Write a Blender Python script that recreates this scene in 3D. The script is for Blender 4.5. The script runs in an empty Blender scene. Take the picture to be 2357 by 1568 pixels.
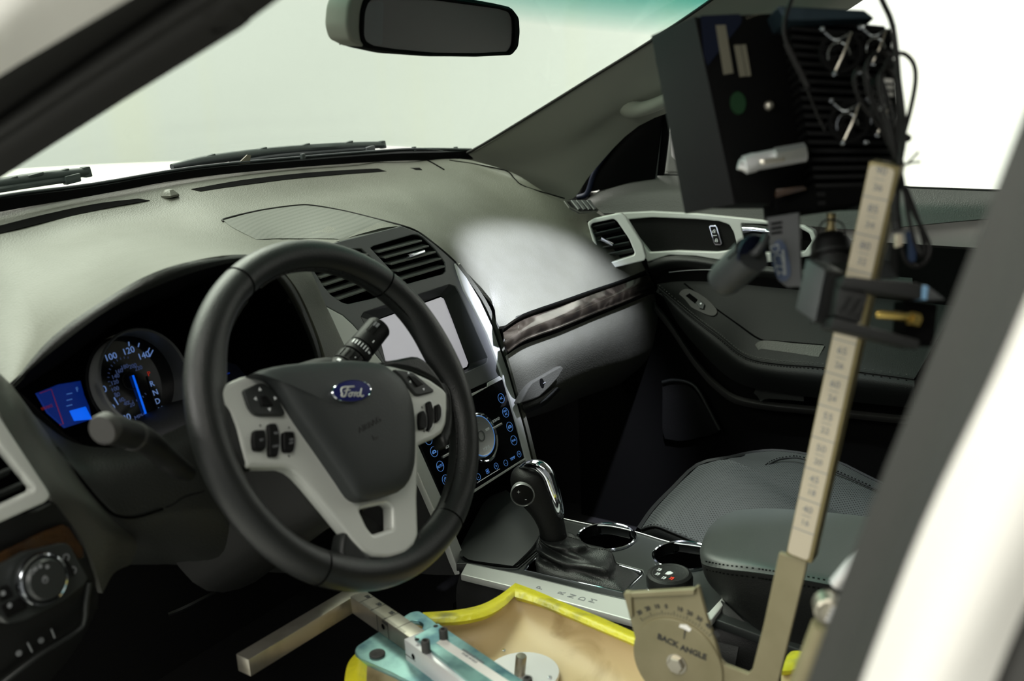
import bpy, bmesh, math, random
from math import sin, cos, radians, pi, atan2, hypot, sqrt
from mathutils import Vector, Matrix
from mathutils.geometry import tessellate_polygon
SC = bpy.context.scene
COL = SC.collection
V = Vector
# ------------------------------------------------------------------ camera
W, H, F = 2357.0, 1568.0, 2459.0
_a, _e, _r = radians(55.2), radians(15.84), radians(3.26)
CP = V((-1.156, -.757, 1.049))
CD = V((sin(_a)*cos(_e), cos(_a)*cos(_e), -sin(_e)))
_R0 = V((cos(_a), -sin(_a), 0)); _U0 = _R0.cross(CD)
CR = _R0*cos(_r) - _U0*sin(_r); CU = _R0*sin(_r) + _U0*cos(_r)
cam = bpy.data.cameras.new('camera'); co = bpy.data.objects.new('camera', cam); COL.objects.link(co)
M3 = Matrix((CR, CU, -CD)).transposed()
co.matrix_world = Matrix.Translation(CP) @ M3.to_4x4()
cam.sensor_width = 36; cam.lens = F/W*36; cam.clip_start = .02; cam.clip_end = 60
cam.dof.use_dof = True; cam.dof.focus_distance = 1.62; cam.dof.aperture_fstop = 5.0
SC.camera = co
# ------------------------------------------------------------------ world, lights, exposure
SC.view_settings.view_transform = 'Standard'; SC.view_settings.look = 'None'
SC.view_settings.exposure = 0.0; SC.view_settings.gamma = 1; SC.view_settings.use_curve_mapping = False
wd = bpy.data.worlds.new('studio_air'); SC.world = wd; wd.use_nodes = True
wd.node_tree.nodes['Background'].inputs[0].default_value = (.97, 1, .95, 1)
wd.node_tree.nodes['Background'].inputs[1].default_value = .22
def area(name, loc, aim, sx, sy, power, col=(1, 1, 1)):
    l = bpy.data.lights.new(name, 'AREA'); l.shape = 'RECTANGLE'; l.size = sx; l.size_y = sy; l.energy = power; l.color = col
    o = bpy.data.objects.new(name, l); COL.objects.link(o); o.location = loc
    o.rotation_euler = (V(aim)-V(loc)).to_track_quat('-Z', 'Y').to_euler(); return o
area('softbox_front', (0.2, 2.0, 3.2), (0, .5, .9), 3.4, 2.0, 275, (1, 1, .91))
area('wall_wash_front', (0.4, 3.9, 3.9), (0.4, 6.2, 1.6), 6.0, 1.0, 150, (1, 1, .985))
area('wall_wash_right', (3.4, -1.0, 3.9), (5.6, -1.2, 1.6), 4.0, 1.0, 230, (1, 1, .98))
area('softbox_driver_side', (-2.3, -1.3, 3.6), (-.4, -.3, .5), 2.2, 1.6, 80, (1, .97, .88))
area('softbox_left', (-3.2, .9, 2.3), (-.8, -.35, 1.0), 1.8, 1.6, 70, (1, .98, .92))
def spot(name, loc, aim, power, ang, blend, size, col):
    l = bpy.data.lights.new(name, 'SPOT'); l.energy = power; l.spot_size = radians(ang); l.spot_blend = blend
    l.shadow_soft_size = size; l.color = col
    o = bpy.data.objects.new(name, l); COL.objects.link(o); o.location = loc
    o.rotation_euler = (V(aim)-V(loc)).to_track_quat('-Z', 'Y').to_euler(); return o
spot('map_light', (.10, -.10, 1.2), (.355, .20, .60), 130, 36, .6, .012, (.80, .83, 1))
spot('footwell_fill', (-.30, .34, .50), (-.36, .14, .27), .9, 60, .6, .01, (.6, .7, 1))  # added fill, no visible source, to brighten the metal edge down there
spot('map_light_rear', (.14, -.22, 1.2), (.36, -.20, .34), 32, 44, .5, .02, (.84, .9, 1))
# ------------------------------------------------------------------ tracing helpers: a pixel of the photo onto a plane of the car
def ray(x, y): return CD*F + CR*(x-W/2) - CU*(y-H/2)
def PX(x, y, v): r = ray(x, y); return CP + r*((v-CP.x)/r.x)
def PY(x, y, v): r = ray(x, y); return CP + r*((v-CP.y)/r.y)
def PZ(x, y, v): r = ray(x, y); return CP + r*((v-CP.z)/r.z)
from mathutils.bvhtree import BVHTree
SURF = {}
def onto(o):   # later points marked 'S' lie on this object's skin
    b = off(o); SURF['t'] = BVHTree.FromPolygons([v.co+b for v in o.data.vertices], [tuple(p.vertices) for p in o.data.polygons])
def PS(x, y, lift=.001):
    d = ray(x, y).normalized(); h = SURF['t'].ray_cast(CP, d)[0]
    if h is None:
        h = SURF.get('last') or CP+d*1.5; h = CP+d*(h-CP).dot(d)
    SURF['last'] = h; return h-d*lift
def PP(t):
    if len(t) == 3: return V(t)
    if t[2] == 'S': return PS(t[0], t[1], t[3])
    return {'X': PX, 'Y': PY, 'Z': PZ}[t[2]](t[0], t[1], t[3])
class Frame:
    def __init__(s, o, x, y):
        s.o = V(o); s.x = V(x).normalized(); y = V(y); s.n = s.x.cross(y).normalized(); s.y = s.n.cross(s.x)
    def w(s, a, b, h=0): return s.o + s.x*a + s.y*b + s.n*h
    def hit(s, px, py, h=0):
        r = ray(px, py); o = s.o + s.n*h; p = CP + r*((o-CP).dot(s.n)/r.dot(s.n)); d = p - s.o
        return (d.dot(s.x), d.dot(s.y))
    def hits(s, pts, h=0): return [s.hit(x, y, h) for x, y in pts]
# ------------------------------------------------------------------ materials
def lin(c):
    if isinstance(c, str):
        c = [int(c[i:i+2], 16)/255 for i in (0, 2, 4)]
        c = [(v/12.92 if v < .04045 else ((v+.055)/1.055)**2.4) for v in c]
    return tuple(c) + (1,)
MATS = {}
def mat(name, col, rough=.5, metal=0, bump=None, spec=.5, emit=None, coat=0, mottle=None, vor=None):
    m = bpy.data.materials.new(name); m.use_nodes = True; nt = m.node_tree; b = nt.nodes['Principled BSDF']
    b.inputs['Base Color'].default_value = lin(col); b.inputs['Roughness'].default_value = rough
    b.inputs['Metallic'].default_value = metal; b.inputs['Specular IOR Level'].default_value = spec
    b.inputs['Coat Weight'].default_value = coat; b.inputs['Coat Roughness'].default_value = .08
    tc = nt.nodes.new('ShaderNodeTexCoord')
    if emit:
        b.inputs['Emission Color'].default_value = lin(emit[0]); b.inputs['Emission Strength'].default_value = emit[1]
    if bump:
        if vor:
            t = nt.nodes.new('ShaderNodeTexVoronoi'); t.inputs['Scale'].default_value = bump[0]; out = t.outputs['Distance']
        else:
            t = nt.nodes.new('ShaderNodeTexNoise'); t.inputs['Scale'].default_value = bump[0]; t.inputs['Detail'].default_value = 3; out = t.outputs['Fac']
        nt.links.new(tc.outputs['Object'], t.inputs['Vector'])
        bp = nt.nodes.new('ShaderNodeBump'); bp.inputs['Strength'].default_value = bump[1]; bp.inputs['Distance'].default_value = bump[2] if len(bump) > 2 else .001
        nt.links.new(out, bp.inputs['Height']); nt.links.new(bp.outputs['Normal'], b.inputs['Normal'])
    if mottle:   # (scale, second colour, lo, hi, detail, distortion)
        t = nt.nodes.new('ShaderNodeTexNoise'); t.inputs['Scale'].default_value = mottle[0]; t.inputs['Detail'].default_value = mottle[4] if len(mottle) > 4 else 4
        if len(mottle) > 5: t.inputs['Distortion'].default_value = mottle[5]
        nt.links.new(tc.outputs['Object'], t.inputs['Vector'])
        r = nt.nodes.new('ShaderNodeValToRGB'); r.color_ramp.elements[0].position = mottle[2]; r.color_ramp.elements[1].position = mottle[3]
        r.color_ramp.elements[0].color = lin(col); r.color_ramp.elements[1].color = lin(mottle[1])
        nt.links.new(t.outputs['Fac'], r.inputs['Fac']); nt.links.new(r.outputs['Color'], b.inputs['Base Color'])
    MATS[name] = m; return m
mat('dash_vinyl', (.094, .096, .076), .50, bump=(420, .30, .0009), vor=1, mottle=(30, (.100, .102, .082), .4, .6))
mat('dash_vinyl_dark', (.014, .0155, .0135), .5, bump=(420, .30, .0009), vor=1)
mat('soft_black', (.008, .0085, .008), .55, spec=.3, bump=(700, .2, .001), vor=1)
mat('console_plastic', (.022, .025, .024), .42)
mat('bezel_grey', (.125, .13, .128), .42, metal=.15)
mat('slat_grey', (.20, .205, .19), .4)
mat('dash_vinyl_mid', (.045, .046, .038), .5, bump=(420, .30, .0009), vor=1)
mat('black_plastic', (.003, .003, .003), .5, spec=.2)
mat('matte_black', (.0015, .0015, .0015), .9, spec=.05)
mat('piano_black', (.004, .004, .005), .06, coat=.6)
mat('satin_silver', (.62, .63, .62), .32, metal=.75, bump=(1500, .04, .0005))
mat('silver_paint', (.62, .64, .60), .36, metal=.15)
mat('chrome', (.72, .75, .8), .08, metal=1)
mat('wheel_leather', (.012, .0135, .013), .40, bump=(700, .3, .0008), vor=1)
mat('airbag_vinyl', (.030, .034, .034), .5, bump=(800, .25, .0006), vor=1)
mat('seat_leather', (.045, .050, .047), .42, bump=(500, .15, .001))
mat('leather_trim', (.007, .0078, .007), .55, spec=.25, bump=(700, .25, .001), vor=1)
mat('thread', (.05, .053, .048), .8)
mat('pillar_fabric', (.175, .18, .150), .85, bump=(1500, .2, .0006))
mat('carpet', (.004, .004, .004), 1, bump=(400, .5, .002))
mat('white_print', (.75, .78, .78), .5, emit=((.7, .75, .75), .06))
mat('grey_print', (.22, .23, .24), .6)
mat('dark_print', (.02, .02, .02), .6)
mat('blue_print', (.1, .3, .9), .5, emit=((.16, .42, 1), .26))
mat('blue_light', (.01, .1, .6), .5, emit=((.0, .13, 1), .75))
mat('blue_screen', (.0, .01, .1), .4, emit=((.0, .03, .32), .28))
mat('red_light', (.8, .05, .02), .5, emit=((1, .05, .02), .2))
mat('screen_off', (.40, .39, .41), .18, spec=.8)
mat('screen_reflection_glow', (.40, .39, .41), .18, spec=.8, emit=((.95, .93, 1), .30))  # faint emission stands in for the bright reflection on the screen
mat('sill_vinyl', (.075, .076, .068), .5, bump=(420, .35, .001), vor=1)
mat('body_white', (.80, .78, .73), .3, coat=.6)
mat('rubber', (.012, .0115, .0105), .65, spec=.25)
mat('rubber_light', (.040, .039, .036), .6)
mat('wiper_rubber', (.035, .045, .045), .5)
mat('tan_shell', (.63, .49, .26), .45, bump=(35, .3, .002), mottle=(13, (.34, .23, .09), .54, .78, 9, .8))
mat('yellow_tape', (.66, .60, .02), .42, bump=(90, .7, .003), mottle=(26, (.22, .21, .05), .54, .74, 6))
mat('machined_steel', (.50, .47, .40), .34, metal=.85, mottle=(22, (.30, .27, .20), .45, .75))
mat('zinc_plate', (.36, .62, .58), .3, metal=.7, mottle=(13, (.10, .22, .26), .46, .60, 5))
mat('olive_metal', (.245, .215, .125), .5, metal=.2, mottle=(20, (.20, .175, .095), .4, .7))
mat('brass_edge', (.20, .165, .075), .4, metal=.5)
mat('rule_cream', (.50, .44, .33), .55)
mat('aluminium', (.74, .74, .74), .35, metal=.4)
mat('brass', (.75, .55, .16), .25, metal=.9)
mat('box_face', (.009, .008, .009), .6, spec=.2)
mat('box_side', (.0015, .0015, .0015), .55, spec=.15)
mat('heat_sink', (.02, .035, .045), .3, metal=.6)
mat('sticker_grey', (.16, .15, .11), .6)
mat('sticker_green', (.003, .035, .008), .6)
mat('navy_plastic', (.004, .007, .022), .55, spec=.3)
mat('clamp_grey', (.030, .033, .034), .5)
mat('cable', (.006, .0055, .005), .55, spec=.25)
mat('badge_blue', (.006, .010, .12), .35, spec=.2)
mat('studio_white', (.87, .88, .86), .95, spec=.1)
mat('studio_floor', (.62, .63, .60), .8)
mat('headliner', (.25, .25, .22), .9)
mat('perf_mesh', (.007, .007, .0065), .8, spec=.2, bump=(900, .6, .001), vor=1)
def wood():
    m = mat('burl_wood', (.02, .015, .01), .16, coat=.8); nt = m.node_tree; b = nt.nodes['Principled BSDF']
    tc = nt.nodes.new('ShaderNodeTexCoord'); n = nt.nodes.new('ShaderNodeTexNoise'); n.inputs['Scale'].default_value = 14; n.inputs['Detail'].default_value = 9
    n.inputs['Distortion'].default_value = 2.6; r = nt.nodes.new('ShaderNodeValToRGB')
    e = r.color_ramp.elements; e[0].position = .36; e[0].color = (.012, .010, .008, 1); e[1].position = .72; e[1].color = (.060, .052, .040, 1)
    x = e.new(.52); x.color = (.022, .018, .013, 1)
    nt.links.new(tc.outputs['Object'], n.inputs['Vector']); nt.links.new(n.outputs['Fac'], r.inputs['Fac']); nt.links.new(r.outputs['Color'], b.inputs['Base Color'])
    m2 = mat('brown_wood', (.02, .009, .004), .25, coat=.5, mottle=(20, (.06, .028, .008), .4, .7, 8, 2))
wood()
def perf():   # perforated leather: rows of tiny holes
    m = mat('perforated_leather', (.045, .050, .047), .42); nt = m.node_tree; b = nt.nodes['Principled BSDF']
    tc = nt.nodes.new('ShaderNodeTexCoord'); v = nt.nodes.new('ShaderNodeTexVoronoi'); v.inputs['Scale'].default_value = 230; v.inputs['Randomness'].default_value = 0
    mp = nt.nodes.new('ShaderNodeMapping'); mp.inputs['Rotation'].default_value = (0, 0, .78); mp.inputs['Scale'].default_value = (1, 1, 0)
    r = nt.nodes.new('ShaderNodeMath'); r.operation = 'GREATER_THAN'; r.inputs[1].default_value = .24
    mx = nt.nodes.new('ShaderNodeMix'); mx.data_type = 'RGBA'; mx.inputs[6].default_value = (.004, .004, .004, 1); mx.inputs[7].default_value = (.05, .055, .052, 1)
    nt.links.new(tc.outputs['Object'], mp.inputs['Vector']); nt.links.new(mp.outputs['Vector'], v.inputs['Vector']); nt.links.new(v.outputs['Distance'], r.inputs[0])
    nt.links.new(r.outputs[0], mx.inputs[0]); nt.links.new(mx.outputs[2], b.inputs['Base Color'])
    bp = nt.nodes.new('ShaderNodeBump'); bp.inputs['Strength'].default_value = .5; bp.inputs['Distance'].default_value = .001
    nt.links.new(r.outputs[0], bp.inputs['Height']); nt.links.new(bp.outputs['Normal'], b.inputs['Normal'])
    m = mat('speaker_mesh', (.10, .105, .088), .6); nt = m.node_tree; b = nt.nodes['Principled BSDF']
    tc = nt.nodes.new('ShaderNodeTexCoord'); v = nt.nodes.new('ShaderNodeTexVoronoi'); v.inputs['Scale'].default_value = 400; v.inputs['Randomness'].default_value = 0
    r = nt.nodes.new('ShaderNodeMath'); r.operation = 'GREATER_THAN'; r.inputs[1].default_value = .32
    mx = nt.nodes.new('ShaderNodeMix'); mx.data_type = 'RGBA'; mx.inputs[6].default_value = (.035, .037, .03, 1); mx.inputs[7].default_value = (.10, .105, .09, 1)
    nt.links.new(tc.outputs['Object'], v.inputs['Vector']); nt.links.new(v.outputs['Distance'], r.inputs[0]); nt.links.new(r.outputs[0], mx.inputs[0]); nt.links.new(mx.outputs[2], b.inputs['Base Color'])
perf()
def glass(name, tint, gl=.06, band=None):
    m = bpy.data.materials.new(name); m.use_nodes = True; nt = m.node_tree; nt.nodes.clear()
    o = nt.nodes.new('ShaderNodeOutputMaterial'); t = nt.nodes.new('ShaderNodeBsdfTransparent'); g = nt.nodes.new('ShaderNodeBsdfGlossy')
    g.inputs['Roughness'].default_value = .02; t.inputs[0].default_value = tint + (1,)
    mx = nt.nodes.new('ShaderNodeMixShader'); lw = nt.nodes.new('ShaderNodeLayerWeight'); pw = nt.nodes.new('ShaderNodeMath'); pw.operation = 'POWER'; pw.inputs[1].default_value = 5
    fr = nt.nodes.new('ShaderNodeMath'); fr.operation = 'MULTIPLY_ADD'; fr.inputs[1].default_value = .35; fr.inputs[2].default_value = gl*.3
    nt.links.new(lw.outputs['Facing'], pw.inputs[0]); nt.links.new(pw.outputs[0], fr.inputs[0]); nt.links.new(fr.outputs[0], mx.inputs[0]); nt.links.new(t.outputs[0], mx.inputs[1]); nt.links.new(g.outputs[0], mx.inputs[2]); nt.links.new(mx.outputs[0], o.inputs[0])
    if band:   # sun shade band along the top of the windscreen
        tc = nt.nodes.new('ShaderNodeTexCoord'); sp = nt.nodes.new('ShaderNodeSeparateXYZ'); r = nt.nodes.new('ShaderNodeValToRGB')
        ad = nt.nodes.new('ShaderNodeMath'); ad.operation = 'MULTIPLY_ADD'; ad.inputs[1].default_value = .12; mr = nt.nodes.new('ShaderNodeMapRange'); mr.inputs[1].default_value = band[0]; mr.inputs[2].default_value = band[1]
        r.color_ramp.elements[0].color = tint + (1,); r.color_ramp.elements[1].color = (.03, .42, .36, 1)
        nt.links.new(tc.outputs['Object'], sp.inputs[0]); nt.links.new(sp.outputs[0], ad.inputs[0]); nt.links.new(sp.outputs[2], ad.inputs[2]); nt.links.new(ad.outputs[0], mr.inputs[0]); nt.links.new(mr.outputs[0], r.inputs[0]); nt.links.new(r.outputs[0], t.inputs[0])
    MATS[name] = m
glass('windscreen_glass', (.86, .90, .86), band=(1.112+.3, 1.19+.3)); glass('side_glass', (.97, .98, .96)); glass('lens_glass', (.8, .82, .85))
# ------------------------------------------------------------------ object builders (every mesh is written in car coordinates, minus its thing's base)
def empty(name, loc, label, cat, group=None):
    o = bpy.data.objects.new(name, None); COL.objects.link(o); o.location = loc; o.empty_display_size = .02
    o['label'] = label; o['category'] = cat
    if group: o['group'] = group
    return o
def off(parent):
    b = V((0, 0, 0)); p = parent
    while p is not None: b = b + V(p.location); p = p.parent
    return b
def link(name, me, m, parent=None, smooth=True, label=None, kind=None):
    if m: me.materials.append(MATS[m])
    b = off(parent)
    if b.length > 0: me.transform(Matrix.Translation(-b))
    if smooth:
        for p in me.polygons: p.use_smooth = True
    o = bpy.data.objects.new(name, me); COL.objects.link(o)
    if parent: o.parent = parent
    if label: o['label'] = label
    if kind: o['kind'] = kind
    return o
def top(o, label, cat, kind=None, group=None):
    o['label'] = label; o['category'] = cat
    if kind: o['kind'] = kind
    if group: o['group'] = group
    return o
def sharp(me, ang=32):
    try: me.set_sharp_from_angle(angle=radians(ang))
    except Exception: pass
def cr(p0, p1, p2, p3, t):
    return 0.5*((2*p1) + (p2-p0)*t + (2*p0-5*p1+4*p2-p3)*t*t + (3*p1-p0-3*p2+p3)*t**3)
def spline(pts, n, closed=False):
    pts = [V(p) for p in pts]; m = len(pts); out = []
    if closed:
        for i in range(m):
            for k in range(n): out.append(cr(pts[i-1], pts[i], pts[(i+1) % m], pts[(i+2) % m], k/n))
        return out
    e = [pts[0]*2-pts[1]] + pts + [pts[-1]*2-pts[-2]]
    for i in range(m-1):
        for k in range(n): out.append(cr(e[i], e[i+1], e[i+2], e[i+3], k/n))
    out.append(pts[-1]); return out
def mesh(name, vs, fs):
    me = bpy.data.meshes.new(name); me.from_pydata([tuple(v) for v in vs], [], fs); me.update(); return me
def clean(me, flip=False):
    bm = bmesh.new(); bm.from_mesh(me); bmesh.ops.remove_doubles(bm, verts=bm.verts, dist=1e-6); bmesh.ops.recalc_face_normals(bm, faces=bm.faces)
    bm.to_mesh(me); bm.free()
def surf(name, rows, m, parent=None, nu=5, nv=5, thick=.004, lift=0, lin_u=False, lin_v=False, label=None):
    """smooth skin through rows of traced points, given a real thickness away from the viewer's side"""
    R = [[PP(t) for t in r] for r in rows]
    if lift: R = [[p+(CP-p).normalized()*lift for p in r] for r in R]
    R = [spline(r, nu) if not lin_u else [r[i]*(1-k/nu)+r[i+1]*(k/nu) for i in range(len(r)-1) for k in range(nu)]+[r[-1]] for r in R]
    cols = list(zip(*R))
    cols = [spline(c, nv) if not lin_v else [c[i]*(1-k/nv)+c[i+1]*(k/nv) for i in range(len(c)-1) for k in range(nv)]+[c[-1]] for c in cols]
    a, b = len(cols), len(cols[0]); vs = [p for c in cols for p in c]
    fs = [(i*b+j, (i+1)*b+j, (i+1)*b+j+1, i*b+j+1) for i in range(a-1) for j in range(b-1)]
    me = mesh(name, vs, fs)
    bm = bmesh.new(); bm.from_mesh(me); bmesh.ops.recalc_face_normals(bm, faces=bm.faces)
    s = sum((f.normal.dot(CP-f.calc_center_median()) * f.calc_area()) for f in bm.faces)
    if s < 0: bmesh.ops.reverse_faces(bm, faces=bm.faces)
    bm.normal_update()
    nrm = {v.index: v.normal.copy() for v in bm.verts}; bm.verts.ensure_lookup_table()
    n0 = len(bm.verts); base = list(bm.verts); new = [bm.verts.new(v.co - nrm[v.index]*thick) for v in base]
    for f in list(bm.faces): bm.faces.new([new[v.index] for v in reversed(f.verts)])
    for e in [e for e in bm.edges if len(e.link_faces) == 1 and e.verts[0].index < n0 and e.verts[1].index < n0 and e.verts[0] in base]:
        u, v = e.verts
        if u.index < 0 or v.index < 0: continue
        try: bm.faces.new((u, v, new[v.index], new[u.index]))
        except Exception: pass
    bmesh.ops.recalc_face_normals(bm, faces=bm.faces)
    bm.to_mesh(me); bm.free(); sharp(me, 50)
    return link(name, me, m, parent, label=label)
def fillet(pts, r, n=4):
    out = []; m = len(pts)
    for i in range(m):
        p = V(pts[i]).to_2d() if len(pts[i]) > 2 else V(pts[i]); a = V(pts[i-1]); b = V(pts[(i+1) % m])
        da = (a-p); db = (b-p); la, lb = da.length, db.length
        if la < 1e-9 or lb < 1e-9: continue
        q = min(r, la*.45, lb*.45); s = p+da/la*q; e = p+db/lb*q
        for k in range(n+1):
            t = k/n; out.append(tuple(s*(1-t)**2 + p*2*t*(1-t) + e*t*t))
    return out
def plate2(name, fr, outl, h0, h1, m, parent=None, bev=.0008, r=0, cs=0, holes=(), label=None, kind=None, res=1):
    """a plate of real thickness: outline and holes in the frame's own metres, from height h0 to h1"""
    def prep(o):
        if cs: o = [tuple(p)[:2] for p in spline([(a, b, 0) for a, b in o], cs, True)]
        if r: o = fillet(o, r)
        return o
    cu = bpy.data.curves.new(name, 'CURVE'); cu.dimensions = '2D'; cu.fill_mode = 'BOTH'
    for o in [outl]+list(holes):
        o = prep(o); s = cu.splines.new('POLY'); s.points.add(len(o)-1)
        for i, (a, b) in enumerate(o): s.points[i].co = (a, b, 0, 1)
        s.use_cyclic_u = True
    t = abs(h1-h0)/2; bev = min(bev, t*.95); cu.extrude = t-bev; cu.bevel_depth = bev; cu.bevel_resolution = res; cu.offset = -bev
    ob = bpy.data.objects.new('tmp', cu); me = bpy.data.meshes.new_from_object(ob); bpy.data.objects.remove(ob); bpy.data.curves.remove(cu)
    hm = (h0+h1)/2
    for v in me.vertices:
        a, b, c = v.co; v.co = fr.w(a, b, c+hm)
    me.materials.clear(); sharp(me, 28)
    me.name = name
    return link(name, me, m, parent, label=label, kind=kind)
def plate(name, fr, pix, h0, h1, m, parent=None, holes=(), **k):
    return plate2(name, fr, fr.hits(pix, h1), h0, h1, m, parent, holes=[fr.hits(q, h1) for q in holes], **k)
def dome(name, fr, loc, h0, h, Hh, m, parent=None, cs=3, prof=((1, 0), (.985, .35), (.94, .6), (.8, .82), (.55, .95), (.25, 1)), label=None, p=None):
    """cushion-shaped cover over an outline (metres in the frame)"""
    o = [tuple(p_)[:2] for p_ in spline([(a, b, 0) for a, b in loc], cs, True)]
    n = len(o); cx = sum(a for a, b in o)/n; cy = sum(b for a, b in o)/n; vs = []; fs = []
    rings = [(1, h0)] + [(s, h+Hh*g) for s, g in prof]
    for s, hh in rings:
        for a, b in o: vs.append(fr.w(cx+(a-cx)*s, cy+(b-cy)*s, hh))
    for i in range(len(rings)-1):
        for k in range(n): fs.append((i*n+k, i*n+(k+1) % n, (i+1)*n+(k+1) % n, (i+1)*n+k))
    vs.append(fr.w(cx, cy, h+Hh)); c = len(vs)-1; L = (len(rings)-1)*n
    for k in range(n): fs.append((L+k, L+(k+1) % n, c))
    fs.append(tuple(reversed(range(n))))
    me = mesh(name, vs, fs); clean(me); sharp(me, 60)
    return link(name, me, m, parent, label=label)
def tube(name, pts, rad, m, parent=None, seg=10, closed=False, n=0, caps=True, label=None, flat=1.0, kind=None, lift=0):
    P = [PP(t) if len(t) == 4 else V(t) for t in pts]
    if lift: P = [p+(CP-p).normalized()*lift for p in P]
    R = rad if isinstance(rad, (list, tuple)) else [rad]*len(P)
    if n:
        R4 = spline([(a, 0, 0) for a in R], n, closed); P = spline(P, n, closed); R = [max(1e-5, a.x) for a in R4]
    N = len(P); vs = []; fs = []; up = None
    for i in range(N):
        t = (P[(i+1) % N]-P[i-1]) if closed else (P[min(i+1, N-1)]-P[max(i-1, 0)])
        if t.length < 1e-9: t = V((0, 0, 1))
        t.normalize()
        if up is None: up = t.cross(V((.31, .2, .93))).normalized()
        up = (up - t*up.dot(t)).normalized(); s = t.cross(up)
        for k in range(seg):
            a = 2*pi*k/seg; vs.append(P[i] + up*(cos(a)*R[i]) + s*(sin(a)*R[i]*flat))
    for i in range(N if closed else N-1):
        for k in range(seg):
            j = (i+1) % N; fs.append((i*seg+k, i*seg+(k+1) % seg, j*seg+(k+1) % seg, j*seg+k))
    if not closed and caps: fs.append(tuple(reversed(range(seg)))); fs.append(tuple((N-1)*seg+k for k in range(seg)))
    me = mesh(name, vs, fs); clean(me); sharp(me, 45)
    return link(name, me, m, parent, label=label, kind=kind)
def lathe(name, fr, c, prof, m, parent=None, seg=40, label=None, sx=1, sy=1, cap=True):
    """turned part: profile of (radius, height) about the frame's normal at c"""
    vs = []; fs = []; n = len(prof)
    for r, h in prof:
        for k in range(seg):
            a = 2*pi*k/seg; vs.append(fr.w(c[0]+cos(a)*r*sx, c[1]+sin(a)*r*sy, h))
    for i in range(n-1):
        for k in range(seg): fs.append((i*seg+k, i*seg+(k+1) % seg, (i+1)*seg+(k+1) % seg, (i+1)*seg+k))
    if cap:
        fs.append(tuple(reversed(range(seg)))); fs.append(tuple((n-1)*seg+k for k in range(seg)))
    me = mesh(name, vs, fs); clean(me); sharp(me, 35)
    return link(name, me, m, parent, label=label)
def box(name, c, ax, ay, az, m, parent=None, bev=.001, label=None):
    """box with half-size vectors ax, ay, az"""
    c, ax, ay, az = V(c), V(ax), V(ay), V(az); bm = bmesh.new(); vs = []
    for i in (-1, 1):
        for j in (-1, 1):
            for k in (-1, 1): vs.append(bm.verts.new(c+ax*i+ay*j+az*k))
    for f in ((0, 1, 3, 2), (4, 6, 7, 5), (0, 4, 5, 1), (2, 3, 7, 6), (0, 2, 6, 4), (1, 5, 7, 3)): bm.faces.new([vs[i] for i in f])
    bmesh.ops.recalc_face_normals(bm, faces=bm.faces)
    if bev: bmesh.ops.bevel(bm, geom=bm.edges[:], offset=bev, segments=2, affect='EDGES', profile=.6)
    me = bpy.data.meshes.new(name); bm.to_mesh(me); bm.free(); sharp(me, 30)
    return link(name, me, m, parent, label=label)
def beam(name, p, q, up, w, h, m, parent=None, bev=.001, label=None):
    p, q = V(p), V(q); d = (q-p); x = d.normalized(); u = V(up); u = (u-x*u.dot(x)).normalized(); s = x.cross(u)
    return box(name, (p+q)/2, d/2, s*(w/2), u*(h/2), m, parent, bev, label)
def text(name, s, fr, a, b, size, m, parent=None, h=0, rot=0, depth=.0002, align='CENTER', sx=1, label=None, bold=0):
    cu = bpy.data.curves.new(name, 'FONT'); cu.body = s; cu.size = size; cu.align_x = align; cu.align_y = 'CENTER'; cu.extrude = depth; cu.offset = bold; cu.resolution_u = 3
    ob = bpy.data.objects.new('tmp', cu); me = bpy.data.meshes.new_from_object(ob); bpy.data.objects.remove(ob); bpy.data.curves.remove(cu)
    c, n = cos(rot), sin(rot)
    for v in me.vertices:
        x, y, z = v.co; x *= sx; v.co = fr.w(a+x*c-y*n, b+x*n+y*c, h+z+depth)
    me.materials.clear(); me.name = name
    return link(name, me, m, parent, smooth=False, label=label)
def ring2(name, fr, a, b, r, w, m, parent=None, h=0, d=.0004, seg=28, sx=1, sy=1):
    o = [(a+cos(2*pi*k/seg)*r*sx, b+sin(2*pi*k/seg)*r*sy) for k in range(seg)]
    i = [(a+cos(2*pi*k/seg)*(r-w)*sx, b+sin(2*pi*k/seg)*(r-w)*sy) for k in range(seg)]
    return plate2(name, fr, o, h, h+d, m, parent, bev=0, holes=[i])
def disc2(name, fr, a, b, r, m, parent=None, h=0, d=.001, seg=28, sx=1, sy=1, bev=.0003):
    o = [(a+cos(2*pi*k/seg)*r*sx, b+sin(2*pi*k/seg)*r*sy) for k in range(seg)]
    return plate2(name, fr, o, h, h+d, m, parent, bev=bev)
def stitches(name, pts, m, parent, r=.0006, ln=.0028, gap=.0045):
    """a sewn seam: short raised stitches along a traced line, joined"""
    P = spline([PP(t) if len(t) == 4 else V(t) for t in pts], 12); vs = []; fs = []; acc = 0
    for i in range(len(P)-1):
        d = P[i+1]-P[i]; acc += d.length
        if acc >= gap:
            acc = 0; t = d.normalized(); s = t.cross(V((.2, -.5, .8))).normalized(); u = t.cross(s); c = P[i]; k = len(vs)
            for e in (-1, 1):
                for x, y in ((1, 0), (0, 1), (-1, 0), (0, -1)): vs.append(c + t*(e*ln/2) + s*(x*r) + u*(y*r))
            fs += [(k+j, k+(j+1) % 4, k+4+(j+1) % 4, k+4+j) for j in range(4)] + [(k+3, k+2, k+1, k), (k+4, k+5, k+6, k+7)]
    return link(name, mesh(name, vs, fs), m, parent, smooth=False, kind='stuff')
mat('door_black', (.0024, .0024, .0022), .8, spec=.08, bump=(700, .2, .001), vor=1)
mat('wiper_dark', (.012, .015, .015), .5, spec=.4)
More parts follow.
